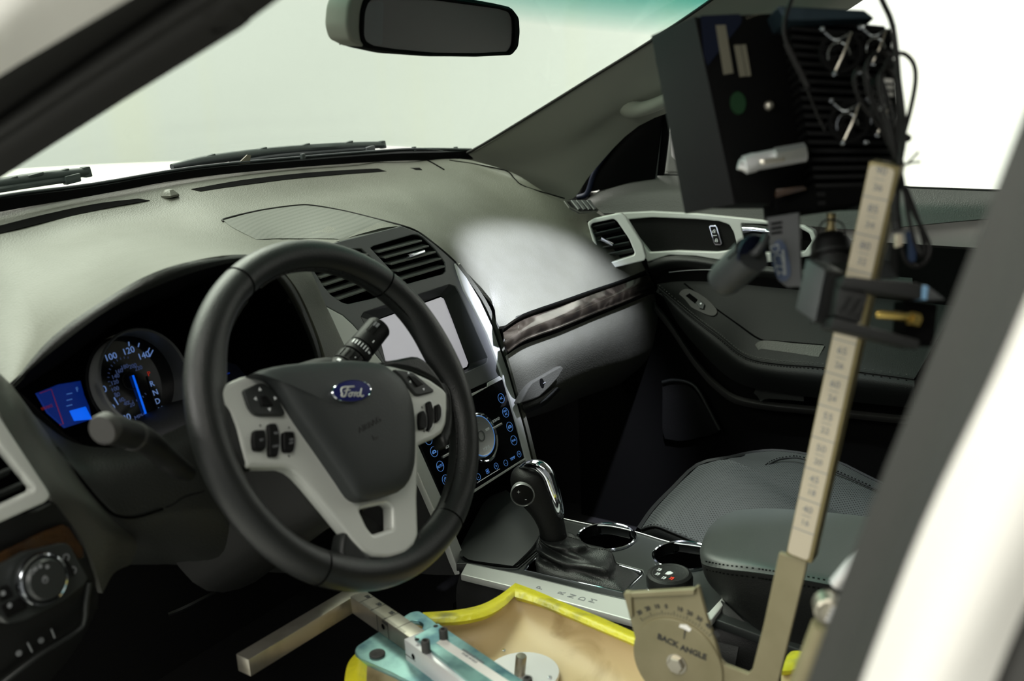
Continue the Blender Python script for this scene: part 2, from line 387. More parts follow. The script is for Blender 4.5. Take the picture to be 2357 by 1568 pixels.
# ================================================================== the studio around the car
fl = box('floor', (1, 1, -.52), (9, 0, 0), (0, 9, 0), (0, 0, .02), 'studio_floor', bev=0); fl['kind'] = 'structure'; fl['label'] = 'pale studio floor under the car'
def cyclorama():
    path = [(-6, 6.2), (-3, 6.2), (0, 6.2), (2.5, 6.1), (4.0, 5.6), (5.0, 4.6), (5.5, 3.2), (5.6, 1), (5.6, -2), (5.6, -6)]
    P = spline([(x, y, 0) for x, y in path], 6); vs = []; fs = []
    for t in (0, .06):
        for p in P:
            for z in (-.5, 5.2): vs.append((p.x+t, p.y+t, z))
    n = len(P)
    for i in range(n-1):
        fs.append((2*i, 2*i+2, 2*i+3, 2*i+1)); k = 2*n; fs.append((k+2*i+1, k+2*i+3, k+2*i+2, k+2*i))
    o = link('wall_front', mesh('wall_front', vs, fs), 'studio_white'); o['kind'] = 'structure'; o['label'] = 'pale curved studio wall seen through the windscreen'
    return o
cyclorama()
m = MATS['studio_white']; nt = m.node_tree; b = nt.nodes['Principled BSDF']   # faint yellowish streaks hanging down the wall
tc = nt.nodes.new('ShaderNodeTexCoord'); mp = nt.nodes.new('ShaderNodeMapping'); mp.inputs['Scale'].default_value = (1.5, 1.5, .02)
n = nt.nodes.new('ShaderNodeTexNoise'); n.inputs['Scale'].default_value = 1.3; n.inputs['Detail'].default_value = 2; r = nt.nodes.new('ShaderNodeValToRGB')
r.color_ramp.elements[0].position = .50; r.color_ramp.elements[0].color = (.86, .875, .85, 1); r.color_ramp.elements[1].position = .72; r.color_ramp.elements[1].color = (.89, .89, .78, 1)
nt.links.new(tc.outputs['Object'], mp.inputs['Vector']); nt.links.new(mp.outputs['Vector'], n.inputs['Vector']); nt.links.new(n.outputs['Fac'], r.inputs['Fac']); nt.links.new(r.outputs['Color'], b.inputs['Base Color'])
# ================================================================== the car body shell
body = empty('car_body', (0, 0, -.3), 'white car body shell with black door seals framing the cabin', 'car')
box('cabin_floor', (0, -.3, -.02), (.8, 0, 0), (0, 1.3, 0), (0, 0, .02), 'carpet', body, 0, label='black carpeted cabin floor')
box('firewall', (0, .74, .38), (.8, 0, 0), (0, .02, 0), (0, 0, .4), 'carpet', body, 0)
box('rear_light_block', (0, -1.62, .6), (.8, 0, 0), (0, .02, 0), (0, 0, .68), 'leather_trim', body, 0)  # unseen dark panel added to block light from behind the cabin
box('roof_panel', (0, -.86, 1.31), (.72, 0, 0), (0, .78, 0), (0, 0, .02), 'headliner', body, .005)
for sx_ in (-1, 1): box('kick_panel', (sx_*.795, .57, .36), (.006, 0, 0), (0, .19, 0), (0, 0, .38), 'carpet', body, 0)
box('side_skirt', (.83, -.6, -.05), (.02, 0, 0), (0, 1.4, 0), (0, 0, .2), 'body_white', body, 0)
box('side_skirt', (-.83, -.6, -.2), (.02, 0, 0), (0, 1.4, 0), (0, 0, .2), 'body_white', body, 0)
# bonnet and cowl in front of the windscreen
surf('bonnet', [[(-1.0, .80, .81), (-.6, .86, .825), (0, .9, .83), (.6, .86, .81), (.95, .8, .77)], [(-1.0, 1.3, .825), (-.6, 1.32, .855), (0, 1.34, .850), (.6, 1.32, .80), (.95, 1.3, .74)],
     [(-1.0, 1.8, .76), (-.6, 1.85, .79), (0, 1.9, .78), (.6, 1.85, .74), (.95, 1.8, .66)]], 'body_white', body, thick=.01, label='white bonnet beyond the windscreen')
surf('cowl', [[(-.85, .52, .83), (-.4, .58, .845), (0, .62, .850), (.4, .605, .835), (.66, .57, .81)], [(-.95, .70, .81), (-.5, .80, .822), (0, .84, .828), (.5, .80, .812), (.9, .7, .77)]], 'rubber', body, thick=.01)
# windscreen glass
surf('windscreen', [[(-.80, .50, .872), (-.4, .565, .885), (0, .605, .888), (.4, .585, .865), (.70, .56, .80)], [(-.74, .17, 1.07), (-.35, .25, 1.085), (0, .275, 1.085), (.35, .27, 1.05), (.70, .27, .945)],
     [(-.66, -.14, 1.26), (-.3, -.08, 1.28), (0, -.06, 1.28), (.3, -.08, 1.25), (.68, -.13, 1.155)]], 'windscreen_glass', body, thick=.004, label='greenish tinted windscreen glass')
# black ceramic band and seal along the foot of the windscreen
bt = [(-200, 500), (0, 458), (212, 431), (450, 391), (689, 370), (901, 354), (1034, 350), (1092, 345)]
bb = [(-200, 530), (0, 488), (212, 450), (450, 408), (689, 384), (901, 370), (1034, 368), (1095, 364)]
Yw = [.51, .545, .575, .595, .597, .585, .57, .555]
surf('windscreen_seal', [[(x, y, 'Y', v) for (x, y), v in zip(bt, Yw)], [(x, y, 'Y', v-.004) for (x, y), v in zip(bb, Yw)]], 'matte_black', body, thick=.003, label='black band along the foot of the windscreen')
surf('cowl_grille', [[(-150, 490, 'Y', .532), (0, 452, 'Y', .562), (212, 424, 'Y', .592), (450, 385, 'Y', .612), (689, 362, 'Y', .612), (880, 347, 'Y', .602), (960, 343, 'Y', .597), (1088, 343, 'Y', .577)],
     [(-150, 503, 'Y', .523), (0, 470, 'Y', .553), (212, 440, 'Y', .583), (450, 398, 'Y', .603), (689, 373, 'Y', .605), (880, 358, 'Y', .596), (960, 355, 'Y', .591), (1092, 352, 'Y', .571)]], 'wiper_dark', body, nu=3, nv=2, thick=.003)
tube('cowl_lip', [(-150, 492, 'Y', .53), (0, 452, 'Y', .56), (212, 424, 'Y', .59), (450, 385, 'Y', .61), (689, 362, 'Y', .61), (880, 347, 'Y', .60), (960, 343, 'Y', .595), (1085, 344, 'Y', .575)], .0024, 'wiper_rubber', body, n=4)
for x, y in ((697, 360), (953, 343), (1049, 343)):
    p = PY(x, y, .597); box('cowl_clip', p, (.004, 0, 0), (0, .003, 0), (0, 0, .0045), 'wiper_rubber', body, .0008)
# passenger side windscreen pillar with its cloth trim
L_ = [(1040, 364, 'X', .60), (1088, 350, 'X', .62), (1200, 283, 'X', .63), (1350, 190, 'X', .635), (1500, 97, 'X', .635), (1640, 2, 'X', .63), (1760, -90, 'X', .62), (1900, -190, 'X', .60)]
C_ = [(1130, 388, 'X', .655), (1180, 385, 'X', .675), (1270, 335, 'X', .685), (1400, 250, 'X', .69), (1540, 160, 'X', .69), (1700, 60, 'X', .685), (1850, -50, 'X', .67), (1990, -150, 'X', .65)]
D_ = [(1205, 432, 'X', .70), (1255, 420, 'X', .712), (1330, 350, 'X', .72), (1430, 265, 'X', .722), (1600, 190, 'X', .722), (1780, 80, 'X', .715), (1930, -10, 'X', .70), (2060, -110, 'X', .68)]
E_ = [(1300, 462, 'X', .735), (1325, 452, 'X', .745), (1365, 395, 'X', .755), (1470, 290, 'X', .76), (1640, 220, 'X', .76), (1830, 100, 'X', .75), (1975, 8, 'X', .735), (2100, -80, 'X', .71)]
surf('pillar_trim', [L_, C_, D_, E_], 'pillar_fabric', body, nu=4, nv=5, thick=.006, label='grey green cloth trim on passenger side windscreen pillar')
tube('pillar_seal', [(1036, 364, 'X', .605)] + [(x-2, y-3, 'X', v-.002) for x, y, _, v in L_[1:]], .0028, 'rubber', body, n=4)
# grab handle on that pillar
gh = tube('grab_handle', [(1437, 243, 'X', .745), (1440, 246, 'X', .735), (1452, 252, 'X', .715), (1480, 250, 'X', .695), (1520, 236, 'X', .69), (1580, 205, 'X', .69), (1700, 120, 'X', .70), (1730, 100, 'X', .73)],
     [.008, .016, .0175, .0135, .0125, .012, .013, .016], 'pillar_fabric', body, n=5, seg=14, label='grab handle on the windscreen pillar')
lathe('screw_cap', Frame(PX(1443, 252, .709), (0, -1, 0), (-.2, 0, 1)), (0, 0), [(.006, 0), (.0058, .0012), (.004, .0016)], 'pillar_fabric', gh, 20)
# driver side windscreen pillar, upper left
def aedge(a, b, x0, x1, xx, n=7):  # line of pixels through two points
    return [(x, a[1]+(b[1]-a[1])*(x-a[0])/(b[0]-a[0]), 'X', xx) for x in [x0+(x1-x0)*i/(n-1) for i in range(n)]]
lo = [(-300, 600), (-120, 487), (0, 411), (290, 228), (555, 66), (565, 52), (580, 44), (640, 0), (900, -190)]
X0 = [-.72]*9
mid_ = [(-300, 540), (-120, 420), (0, 340), (280, 160), (500, 20), (520, 8), (560, -18), (600, -40), (850, -220)]
mi2 = [(-300, 480), (-120, 345), (0, 262), (240, 100), (400, -5), (430, -25), (480, -55), (520, -80), (780, -250)]
up_ = [(-300, 380), (-120, 255), (0, 172), (170, 70), (302, -8), (340, -30), (380, -55), (430, -85), (700, -260)]
surf('door_aperture_seal', [[(x, y, 'X', -.715) for x, y in lo], [(x, y, 'X', -.735) for x, y in mid_], [(x, y, 'X', -.745) for x, y in mi2], [(x, y, 'X', -.80) for x, y in up_]],
     'rubber', body, nu=2, nv=4, thick=.02, label='black seal and trim of the driver side windscreen pillar')
tube('seal_bead', [(-120, 385, 'X', -.745), (0, 300, 'X', -.745), (250, 132, 'X', -.745), (430, 12, 'X', -.745), (600, -95, 'X', -.745)], .006, 'rubber', body, n=3)
surf('outer_pillar', [[(x, y+2, 'X', -.80) for x, y in up_[:5]+up_[7:]], [(-330, 270, 'X', -.83), (-150, 140, 'X', -.83), (-10, 60, 'X', -.83), (120, -40, 'X', -.83), (250, -110, 'X', -.83), (360, -180, 'X', -.83), (650, -350, 'X', -.83)],
     [(-360, 100, 'X', -.84), (-180, 0, 'X', -.84), (-40, -60, 'X', -.84), (60, -120, 'X', -.84), (180, -180, 'X', -.84), (300, -260, 'X', -.84), (580, -430, 'X', -.84)]], 'body_white', body, thick=.01, label='white painted outer face of the driver side pillar')
# driver side centre pillar, right edge of the view
bl = [(2400, 150), (2357, 262), (2290, 438), (2150, 800), (1989, 1200), (1858, 1568), (1790, 1760)]
b1 = [(2470, 210), (2430, 330), (2350, 520), (2225, 860), (2070, 1230), (1925, 1580), (1860, 1760)]
b2 = [(2540, 260), (2500, 380), (2400, 600), (2290, 860), (2127, 1200), (1985, 1560), (1920, 1760)]
surf('centre_pillar_seal', [[(x, y, 'X', -.70) for x, y in bl], [(x, y, 'X', -.725) for x, y in b1], [(x, y, 'X', -.78) for x, y in b2]], 'rubber_light', body, nu=3, nv=4, thick=.012, label='dark grey rubber seal down the driver side centre pillar')
w1 = [(2550, 262), (2505, 385), (2404, 602), (2292, 862), (2129, 1202), (1987, 1562), (1920, 1762)]
w2 = [(2700, 320), (2640, 480), (2560, 700), (2420, 980), (2270, 1300), (2130, 1600), (2060, 1790)]
w3 = [(2850, 380), (2780, 560), (2680, 820), (2530, 1080), (2370, 1380), (2285, 1580), (2200, 1800)]
surf('centre_pillar', [[(x, y, 'X', -.78) for x, y in w1], [(x, y, 'X', -.80) for x, y in w2], [(x, y, 'X', -.79) for x, y in w3]], 'body_white', body, nu=4, nv=4, thick=.012, label='white painted centre pillar')
w4 = [(x+190, y+40) for x, y in w3]
surf('door_seal', [[(x+2, y, 'X', -.785) for x, y in w3], [(x, y, 'X', -.80) for x, y in w4]], 'rubber_light', body, nu=3, nv=2, thick=.015)
# ================================================================== wipers
def wiper(pts, Yv, label, arm, grp, strap=None):
    o = empty('windscreen_wiper', PY(pts[0][0], pts[0][1], Yv[0]), label, 'wiper', grp)
    tube('blade', [(x, y, 'Y', v) for (x, y), v in zip(pts, Yv)], [.0045]+[.0078]*(len(pts)-2)+[.0065], 'wiper_rubber', o, n=4, seg=8)
    tube('arm', [(x, y, 'Y', v-.004) for (x, y), v in zip(arm, Yv[-len(arm):])], .0045, 'wiper_rubber', o, n=3, seg=8)
    p = PY(arm[-1][0], arm[-1][1], Yv[-1]-.006); box('clip', p, (.012, 0, .001), (0, .005, 0), (0, 0, .006), 'wiper_rubber', o, .002)
    p = PY(pts[-1][0], pts[-1][1], Yv[-1]); box('end_cap', p, (.006, 0, 0), (0, .005, 0), (-.001, 0, .0075), 'wiper_rubber', o, .002)
    for i in range(1, 5):
        t = i/5; j = t*(len(pts)-1); k = int(j); f = j-k; x = pts[k][0]*(1-f)+pts[k+1][0]*f; y = pts[k][1]*(1-f)+pts[k+1][1]*f-8
        box('rib', PY(x, y, Yv[k]), (.012, 0, .0012), (0, .004, 0), (0, 0, .0022), 'wiper_rubber', o, .0015)
    return o
wiper([(-120, 446), (0, 424), (100, 408), (198, 396)], [.60, .605, .61, .61], 'dark grey wiper at the far left foot of the windscreen', [(-60, 446), (40, 430), (120, 418), (165, 412)], 'windscreen wipers')
wa = wiper([(395, 384), (480, 368), (600, 352), (700, 343), (800, 337), (880, 333)], [.63, .635, .64, .64, .635, .63], 'dark grey wiper lying at the middle foot of the windscreen', [(530, 378), (620, 362), (720, 352), (800, 346), (850, 344)], 'windscreen wipers')
surf('arm_fin', [[(548, 377, 'Y', .61), (570, 356, 'Y', .61)], [(575, 376, 'Y', .61), (578, 357, 'Y', .61)]], 'sticker_grey', wa, nu=2, nv=2, thick=.002)
# ================================================================== dashboard
dash = empty('dashboard', (0, .3, .35), 'dark grey green soft dashboard running across the cabin', 'dashboard')
K = [  # columns of (x, y, Y): foot of windscreen, crease, three across, front edge
 [(-420, 590, .49), (-380, 660, .43), (-330, 720, .38), (-260, 790, .32), (-170, 880, .26), (-60, 960, .23)],
 [(-160, 524, .53), (-95, 595, .46), (-50, 668, .405), (-10, 745, .345), (22, 830, .28), (26, 884, .245)],
 [(-60, 500, .545), (0, 558, .48), (50, 610, .43), (90, 660, .37), (120, 720, .29), (123, 773, .22)],
 [(0, 489, .555), (90, 545, .49), (140, 590, .43), (190, 630, .36), (230, 660, .28), (257, 680, .19)],
 [(110, 468, .57), (200, 520, .50), (250, 555, .43), (290, 588, .35), (330, 612, .26), (353, 628, .165)],
 [(200, 452, .58), (285, 503, .51), (335, 535, .44), (380, 562, .35), (415, 585, .26), (446, 600, .16)],
 [(290, 436, .59), (375, 486, .515), (430, 520, .45), (475, 550, .36), (510, 572, .27), (545, 586, .165)],
 [(370, 422, .597), (450, 469, .515), (505, 505, .45), (555, 540, .38), (600, 570, .30), (650, 594, .20)],
 [(440, 410, .602), (515, 460, .515), (575, 495, .46), (625, 530, .40), (665, 565, .34), (705, 599, .279)],
 [(560, 396, .602), (640, 450, .515), (700, 475, .47), (735, 500, .42), (760, 528, .36), (776, 556, .315)],
 [(690, 384, .6), (780, 434, .515), (830, 458, .47), (870, 478, .42), (900, 498, .375), (925, 519, .325)],
 [(770, 378, .598), (850, 425, .51), (910, 455, .45), (950, 490, .39), (985, 525, .335), (1001, 562, .285)],
 [(820, 374, .595), (900, 420, .505), (960, 455, .43), (1010, 505, .36), (1040, 560, .30), (1052, 606, .258)],
 [(860, 371, .59), (940, 416, .50), (1010, 460, .42), (1070, 520, .34), (1110, 600, .27), (1130, 689, .228)],
 [(900, 369, .59), (985, 413, .49), (1070, 460, .41), (1140, 530, .32), (1166, 620, .25), (1149, 752, .188)],
 [(945, 368, .585), (1030, 411, .485), (1125, 460, .40), (1200, 530, .31), (1235, 615, .24), (1205, 722, .180)],
 [(990, 367, .575), (1075, 410, .475), (1170, 460, .39), (1250, 528, .30), (1300, 605, .24), (1290, 692, .182)],
 [(1034, 366, .565), (1115, 406, .46), (1210, 452, .38), (1290, 515, .30), (1345, 585, .24), (1370, 664, .190)],
 [(1060, 366, .555), (1150, 400, .45), (1240, 445, .37), (1330, 495, .305), (1400, 560, .25), (1430, 644, .200)],
 [(1085, 369, .54), (1180, 398, .44), (1265, 448, .365), (1370, 488, .30), (1445, 545, .25), (1486, 622, .212)]]
rows = [[(c[i][0], c[i][1], 'Y', c[i][2]+(.016 if i == 1 and 1 < k < 19 else 0)) for k, c in enumerate(K)] for i in range(6)]
up = surf('upper_pad', rows, 'dash_vinyl', dash, nu=3, nv=5, thick=.006)
onto(up)
# rolled lower lip of the passenger pad
lipa = [(1158, 752, .185), (1205, 722, .180), (1290, 692, .182), (1370, 664, .190), (1430, 644, .200), (1486, 622, .212)]
surf('pad_lip', [[(x, y, 'Y', v) for x, y, v in lipa], [(x+1, y+7, 'Y', v+.004) for x, y, v in lipa], [(x, y+16, 'Y', v+.03) for x, y, v in lipa]], 'dash_vinyl_dark', dash, nu=4, nv=3, thick=.004)
# defroster slots: recessed dark channels lying on the shelf
def slot(a, b, Yv):
    # a: far edge points, b: near edge points
    surf('defroster_slot', [[(x, y, 'S', .002) for x, y in a], [(x, y, 'S', .002) for x, y in b]], 'matte_black', dash, nu=5, nv=2, thick=.0015)
slot([(440, 435), (560, 414), (700, 398), (840, 389), (966, 386)], [(462, 440), (570, 424), (705, 408), (845, 397), (972, 391)], [.545, .552, .555, .553, .548])
slot([(-80, 538), (0, 519), (100, 494), (220, 469), (318, 457)], [(-80, 558), (0, 537), (110, 510), (230, 482), (345, 461)], [.485, .50, .515, .525, .535])
p = [PY(368, 448, .54), PY(413, 446, .53)]; lathe('light_sensor', Frame(PS(390, 449, 0), (1, .1, 0), (0, 1, .05)), (0, 0), [(.0165, -.002), (.0165, .001), (.013, .0035), (.007, .008), (.003, .0085)], 'dash_vinyl', dash, 6, sy=.8, label='small raised light sensor')
tube('pad_seam', [(983, 369, 'S', .0005), (1000, 378, 'S', .0005), (1022, 391, 'S', .0005)], .0018, 'matte_black', dash, n=4)
tube('pad_seam', [(1034, 369, 'S', .0005), (1090, 377, 'S', .0005), (1150, 389, 'S', .0005), (1172, 397, 'S', .0005), (1185, 412, 'S', .0005), (1210, 430, 'S', .0005), (1300, 457, 'S', .0005)], .0012, 'matte_black', dash, n=4)
# speaker grille on top
G = [[(514, 508, .483), (600, 486, .50), (701, 473, .475), (790, 486, .455), (860, 503, .41), (925, 520, .33)],
     [(535, 524, .455), (610, 512, .455), (690, 506, .44), (770, 512, .42), (835, 522, .38), (885, 531, .34)],
     [(590, 552, .39), (640, 550, .385), (700, 550, .37), (740, 550, .36), (776, 551, .345), (782, 556, .325)]]
surf('speaker_grille', [[(x, y-1, 'S', .003) for x, y, v in r] for r in G], 'speaker_mesh', dash, nu=5, nv=6, thick=.002, label='fine meshed speaker grille on top of the dashboard')
tube('grille_seam', [(514, 510, 'S', .0035), (519, 503, 'S', .0035), (600, 484, 'S', .0035), (680, 473, 'S', .0035), (720, 473, 'S', .0035), (790, 485, 'S', .0035), (860, 502, 'S', .0035), (925, 519, 'S', .0035), (963, 534, 'S', .0035), (1001, 562, 'S', .0035), (1031, 587, 'S', .0035), (1050, 605, 'S', .0035)], .0014, 'rubber', dash, n=4)
# instrument hood: rim, dark throat
he = [(26, 884, .245), (123, 773, .22), (257, 680, .19), (353, 628, .165), (446, 600, .16), (545, 586, .165), (598, 592, .17), (640, 618, .18), (676, 660, .19), (708, 725, .20), (735, 800, .20), (750, 870, .20)]
hi = [(27, 890, .24), (128, 803, .215), (255, 710, .185), (383, 650, .165), (478, 618, .16), (550, 603, .165), (592, 608, .17), (627, 632, .18), (661, 676, .19), (695, 742, .20), (722, 812, .20), (735, 880, .20)]
hd = [(40, 900, .30), (150, 830, .30), (275, 740, .30), (400, 682, .30), (480, 650, .30), (540, 640, .30), (575, 645, .30), (600, 665, .30), (625, 700, .30), (645, 770, .30), (655, 830, .30), (660, 880, .30)]
surf('instrument_hood', [[(x, y, 'Y', v) for x, y, v in he], [(x*.5+u*.5, y*.5+w*.5, 'Y', v-.006) for (x, y, v), (u, w, q) in zip(he, hi)], [(x, y, 'Y', v) for x, y, v in hi]], 'dash_vinyl_dark', dash, nu=4, nv=3, thick=.004, label='dark visor rim over the instruments')
surf('hood_throat', [[(x, y, 'Y', v) for x, y, v in hi], [(x, y, 'Y', v) for x, y, v in hd]], 'matte_black', dash, nu=4, nv=2, thick=.003)
# textured cheek between the hood and the centre stack
surf('cheek_panel', [[(598, 590, 'Y', .17), (640, 614, 'Y', .18), (680, 660, 'Y', .19), (712, 722, 'Y', .20), (742, 800, 'Y', .20), (760, 880, 'Y', .19), (790, 980, 'Y', .16)],
     [(650, 590, 'Y', .20), (690, 616, 'Y', .225), (718, 650, 'Y', .235), (746, 703, 'Y', .245), (780, 775, 'Y', .235), (810, 860, 'Y', .21), (850, 980, 'Y', .17)],
     [(700, 597, 'Y', .275), (712, 617, 'Y', .27), (728, 650, 'Y', .262), (750, 703, 'Y', .258), (792, 795, 'Y', .243), (838, 870, 'Y', .22), (900, 990, 'Y', .19)]], 'dash_vinyl', dash, nu=4, nv=3, thick=.004)
surf('cheek_lining', [[(664, 688, 'Y', .197), (700, 745, 'Y', .204), (724, 800, 'Y', .206), (740, 880, 'Y', .206)], [(655, 700, 'Y', .24), (680, 760, 'Y', .24), (700, 820, 'Y', .24), (712, 880, 'Y', .24)]], 'dash_vinyl_dark', dash, nu=3, nv=2, thick=.003)
# passenger side: wood inlay, lower panel, glove box
wt = [(1158, 766, .185), (1205, 736, .183), (1290, 706, .186), (1370, 676, .193), (1430, 655, .203), (1492, 632, .212)]
wb = [(1168, 812, .172), (1210, 785, .170), (1290, 757, .172), (1370, 724, .180), (1440, 696, .190), (1508, 668, .20)]
wm = [((a[0]+b[0])/2, (a[1]+b[1])/2, (a[2]+b[2])/2-.008) for a, b in zip(wt, wb)]
surf('wood_inlay', [[(x, y, 'Y', v) for x, y, v in r] for r in (wt, wm, wb)], 'burl_wood', dash, nu=5, nv=4, thick=.004, label='glossy grey brown burl wood strip')
tube('inlay_edge', [(1168, 809, 'Y', .171), (1210, 781, 'Y', .168), (1290, 752, 'Y', .170), (1370, 719, 'Y', .178), (1440, 692, 'Y', .188), (1500, 666, 'Y', .197)], .0018, 'burl_wood', dash, n=5)
gb = [[(1168, 818, .178), (1210, 792, .176), (1290, 764, .178), (1370, 731, .186), (1440, 703, .196), (1506, 676, .206)],
      [(1180, 860, .166), (1225, 835, .165), (1300, 805, .168), (1380, 775, .176), (1450, 745, .19), (1515, 715, .20)],
      [(1192, 905, .168), (1240, 880, .170), (1315, 850, .178), (1395, 820, .188), (1460, 795, .20), (1522, 765, .21)],
      [(1202, 945, .19), (1260, 920, .195), (1330, 890, .205), (1400, 865, .215), (1465, 840, .225), (1525, 810, .235)],
      [(1208, 965, .26), (1270, 945, .27), (1340, 915, .28), (1410, 890, .29), (1470, 865, .30), (1530, 840, .31)]]
surf('glove_box_door', [[(x, y, 'Y', v) for x, y, v in r] for r in gb], 'dash_vinyl', dash, nu=4, nv=4, thick=.005, label='textured dark glove box door')
gf = Frame(PY(1245, 885, .160), (1, .02, 0), (0, .22, 1))
hd_ = plate('glove_box_handle', gf, [(1213, 897), (1225, 880), (1292, 842), (1298, 848), (1285, 870), (1262, 895), (1240, 915), (1196, 930)], -.010, .004, 'dash_vinyl_mid', dash, bev=.002, r=.006, label='grey finger pull of the glove box')
disc2('lock', gf, *gf.hit(1247, 882, .004), .0062, 'matte_black', hd_, h=.004, d=.0008, sy=1.3)
plate2('lock_slot', gf, [(gf.hit(1247, 882)[0]+a, gf.hit(1247, 882)[1]+b) for a, b in ((-.0035, -.0006), (.0035, -.0006), (.0035, .0006), (-.0035, .0006))], .0048, .0054, 'grey_print', hd_, bev=0)
surf('handle_sill', [[(1203, 932, 'Y', .165), (1245, 915, 'Y', .163), (1275, 892, 'Y', .166)], [(1206, 945, 'Y', .162), (1250, 925, 'Y', .160), (1285, 893, 'Y', .165)], [(1208, 953, 'Y', .17), (1255, 932, 'Y', .17), (1290, 897, 'Y', .172)]], 'dash_vinyl_dark', dash, thick=.003)
surf('side_end_cap', [[(1488, 620, 'Y', .213), (1498, 628, 'Y', .222), (1512, 640, 'Y', .25)], [(1508, 672, 'Y', .205), (1518, 672, 'Y', .215), (1528, 680, 'Y', .25)], [(1520, 760, 'Y', .212), (1530, 760, 'Y', .22), (1540, 760, 'Y', .25)], [(1524, 830, 'Y', .24), (1533, 830, 'Y', .25), (1545, 830, 'Y', .27)]], 'dash_vinyl_dark', dash, thick=.003)
# passenger end vent
_a, _b, _c = PS(1345, 530, 0), PS(1480, 596, 0), PS(1420, 484, 0); _n = (_b-_a).cross(_c-_a); VF = Frame((_a+_b+_c)/3, _b-_a, _n.cross(_b-_a) if _n.dot(CP-_a) > 0 else -_n.cross(_b-_a))
if VF.n.dot(CP-VF.o) < 0: VF = Frame(VF.o, VF.x, -VF.y)
vent = plate('air_vent', VF, [(1352, 512), (1366, 503), (1428, 490), (1440, 500), (1478, 560), (1487, 592), (1484, 600), (1397, 621), (1388, 616), (1368, 570)], -.028, .010, 'silver_paint', dash, bev=.0022, r=.004,
     holes=[[(1354+5, 520), (1364, 514), (1412, 504), (1420, 509), (1448, 550), (1461, 582), (1458, 588), (1392, 608), (1386, 600)]], label='silver framed outer air vent')
plate('vent_cavity', VF, [(1350, 510), (1425, 495), (1480, 598), (1385, 620)], -.034, -.032, 'matte_black', vent, bev=0)
for i, (a, b) in enumerate((((1356, 527), (1416, 514)), ((1361, 543), (1428, 528)), ((1367, 560), (1440, 545)), ((1373, 576), (1448, 561)), ((1380, 592), (1456, 577)))):
    p = V(VF.w(*VF.hit(*a), -.010)); q = V(VF.w(*VF.hit(*b), -.010)); beam('slat', p, q, VF.n*.9+VF.y*.55, .0024, .016, 'console_plastic', vent, .0006)
q = VF.hit(1398, 556, 0); box('slider', VF.w(q[0], q[1], .002), VF.x*.013, VF.y*.0035+VF.n*.001, VF.n*.008, 'chrome', vent, .0016, label='chrome vent slider')
SVF = Frame(PS(1340, 474, .001), (1, .08, -.1), (-.02, .82, .55))
sv = plate('side_defroster', SVF, [(1298, 461), (1352, 460), (1379, 483), (1375, 487), (1334, 490), (1310, 478)], -.001, .0015, 'dash_vinyl_mid', dash, bev=.0005, r=.002, label='small side window demister with zigzag fins')
plate('demister_cavity', SVF, [(1304, 464), (1350, 462.5), (1374, 484), (1336, 487), (1314, 476)], .0015, .0017, 'black_plastic', sv, bev=0, r=.001)
for i in range(4):
    x = 1312+i*12; a = [SVF.hit(x, 464), SVF.hit(x+9, 464), SVF.hit(x+22, 484), SVF.hit(x+17, 485)]; plate2('fin', SVF, a, .0017, .004, 'bezel_grey', sv, bev=.0003)
# ------------------------------------------------------------------ centre stack
ST = Frame((0, .257, .708), (1, 0, 0), (0, .113, .312))
stk = empty('centre_stack', (.04, .2, .35), 'grey centre stack between dashboard halves with two vents, screen and silver side strips', 'console')
vR = [(853, 571), (861, 566), (950, 540), (962, 541), (975, 548), (1001, 573), (1024, 604), (1026, 624), (1019, 631), (932, 655)]
vL = [(710, 603), (812, 573), (833, 573), (926, 660), (863, 686), (802, 700), (787, 696), (761, 678), (746, 660)]
dsp = [(831, 730), (838, 719), (1034, 655), (1049, 660), (1057, 673), (1123, 823), (1121, 834), (1113, 839), (905, 935), (890, 842)]
strR = [(1049, 606), (1075, 640), (1105, 690), (1133, 750), (1150, 800), (1168, 850), (1185, 910), (1205, 980), (1226, 1066), (1212, 1066), (1192, 985), (1172, 910), (1152, 850), (1122, 768), (1095, 715), (1070, 668), (1058, 635)]
strL = [(746, 703), (789, 726), (812, 747), (828, 765), (858, 808), (889, 845), (930, 940), (965, 1030), (1018, 1149), (1051, 1235), (1073, 1290), (1058, 1322), (1034, 1256), (1005, 1186), (965, 1095), (920, 990), (870, 900), (838, 834), (789, 793)]
bez = [(705, 600), (740, 572), (776, 557), (925, 520), (963, 535), (1001, 563), (1031, 589), (1050, 606), (1058, 635), (1070, 668), (1095, 715), (1122, 768), (1152, 850), (1156, 864), (940, 965), (889, 845), (858, 808), (828, 765), (812, 747), (789, 726), (746, 703), (725, 655)]
plate('bezel', ST, bez, -.016, 0, 'bezel_grey', stk, holes=[vR, vL, dsp], bev=.0012, label='grey stack bezel')
plate('silver_strip', ST, strR, -.01, .004, 'silver_paint', stk, bev=.0015, label='bright silver strip on the passenger side')
plate('silver_strip', ST, strL, -.01, .003, 'silver_paint', stk, bev=.0015, label='silver strip on the driver side')
plate('backing', ST, [(700, 598), (925, 522), (1050, 610), (1226, 1066), (1100, 1330), (1040, 1300), (860, 900)], -.052, -.048, 'matte_black', stk, bev=0)
sl = [(789, 797), (838, 838), (870, 904), (920, 994), (965, 1099), (1005, 1190), (1034, 1260), (1056, 1324)]
e1 = [V(ST.w(*ST.hit(x, y, 0), -.004)) for x, y in sl]
surf('stack_flank', [[tuple(p) for p in e1], [tuple(p+V((-.014, .05, -.004))) for p in e1], [tuple(p+V((-.02, .14, -.01))) for p in e1]], 'soft_black', stk, nu=3, nv=3, thick=.003)
e2 = [V(ST.w(*ST.hit(x, y, 0), -.001)) for x, y in [(1054, 612), (1110, 690), (1138, 750), (1155, 800), (1173, 850), (1190, 910), (1210, 980), (1231, 1066)]]
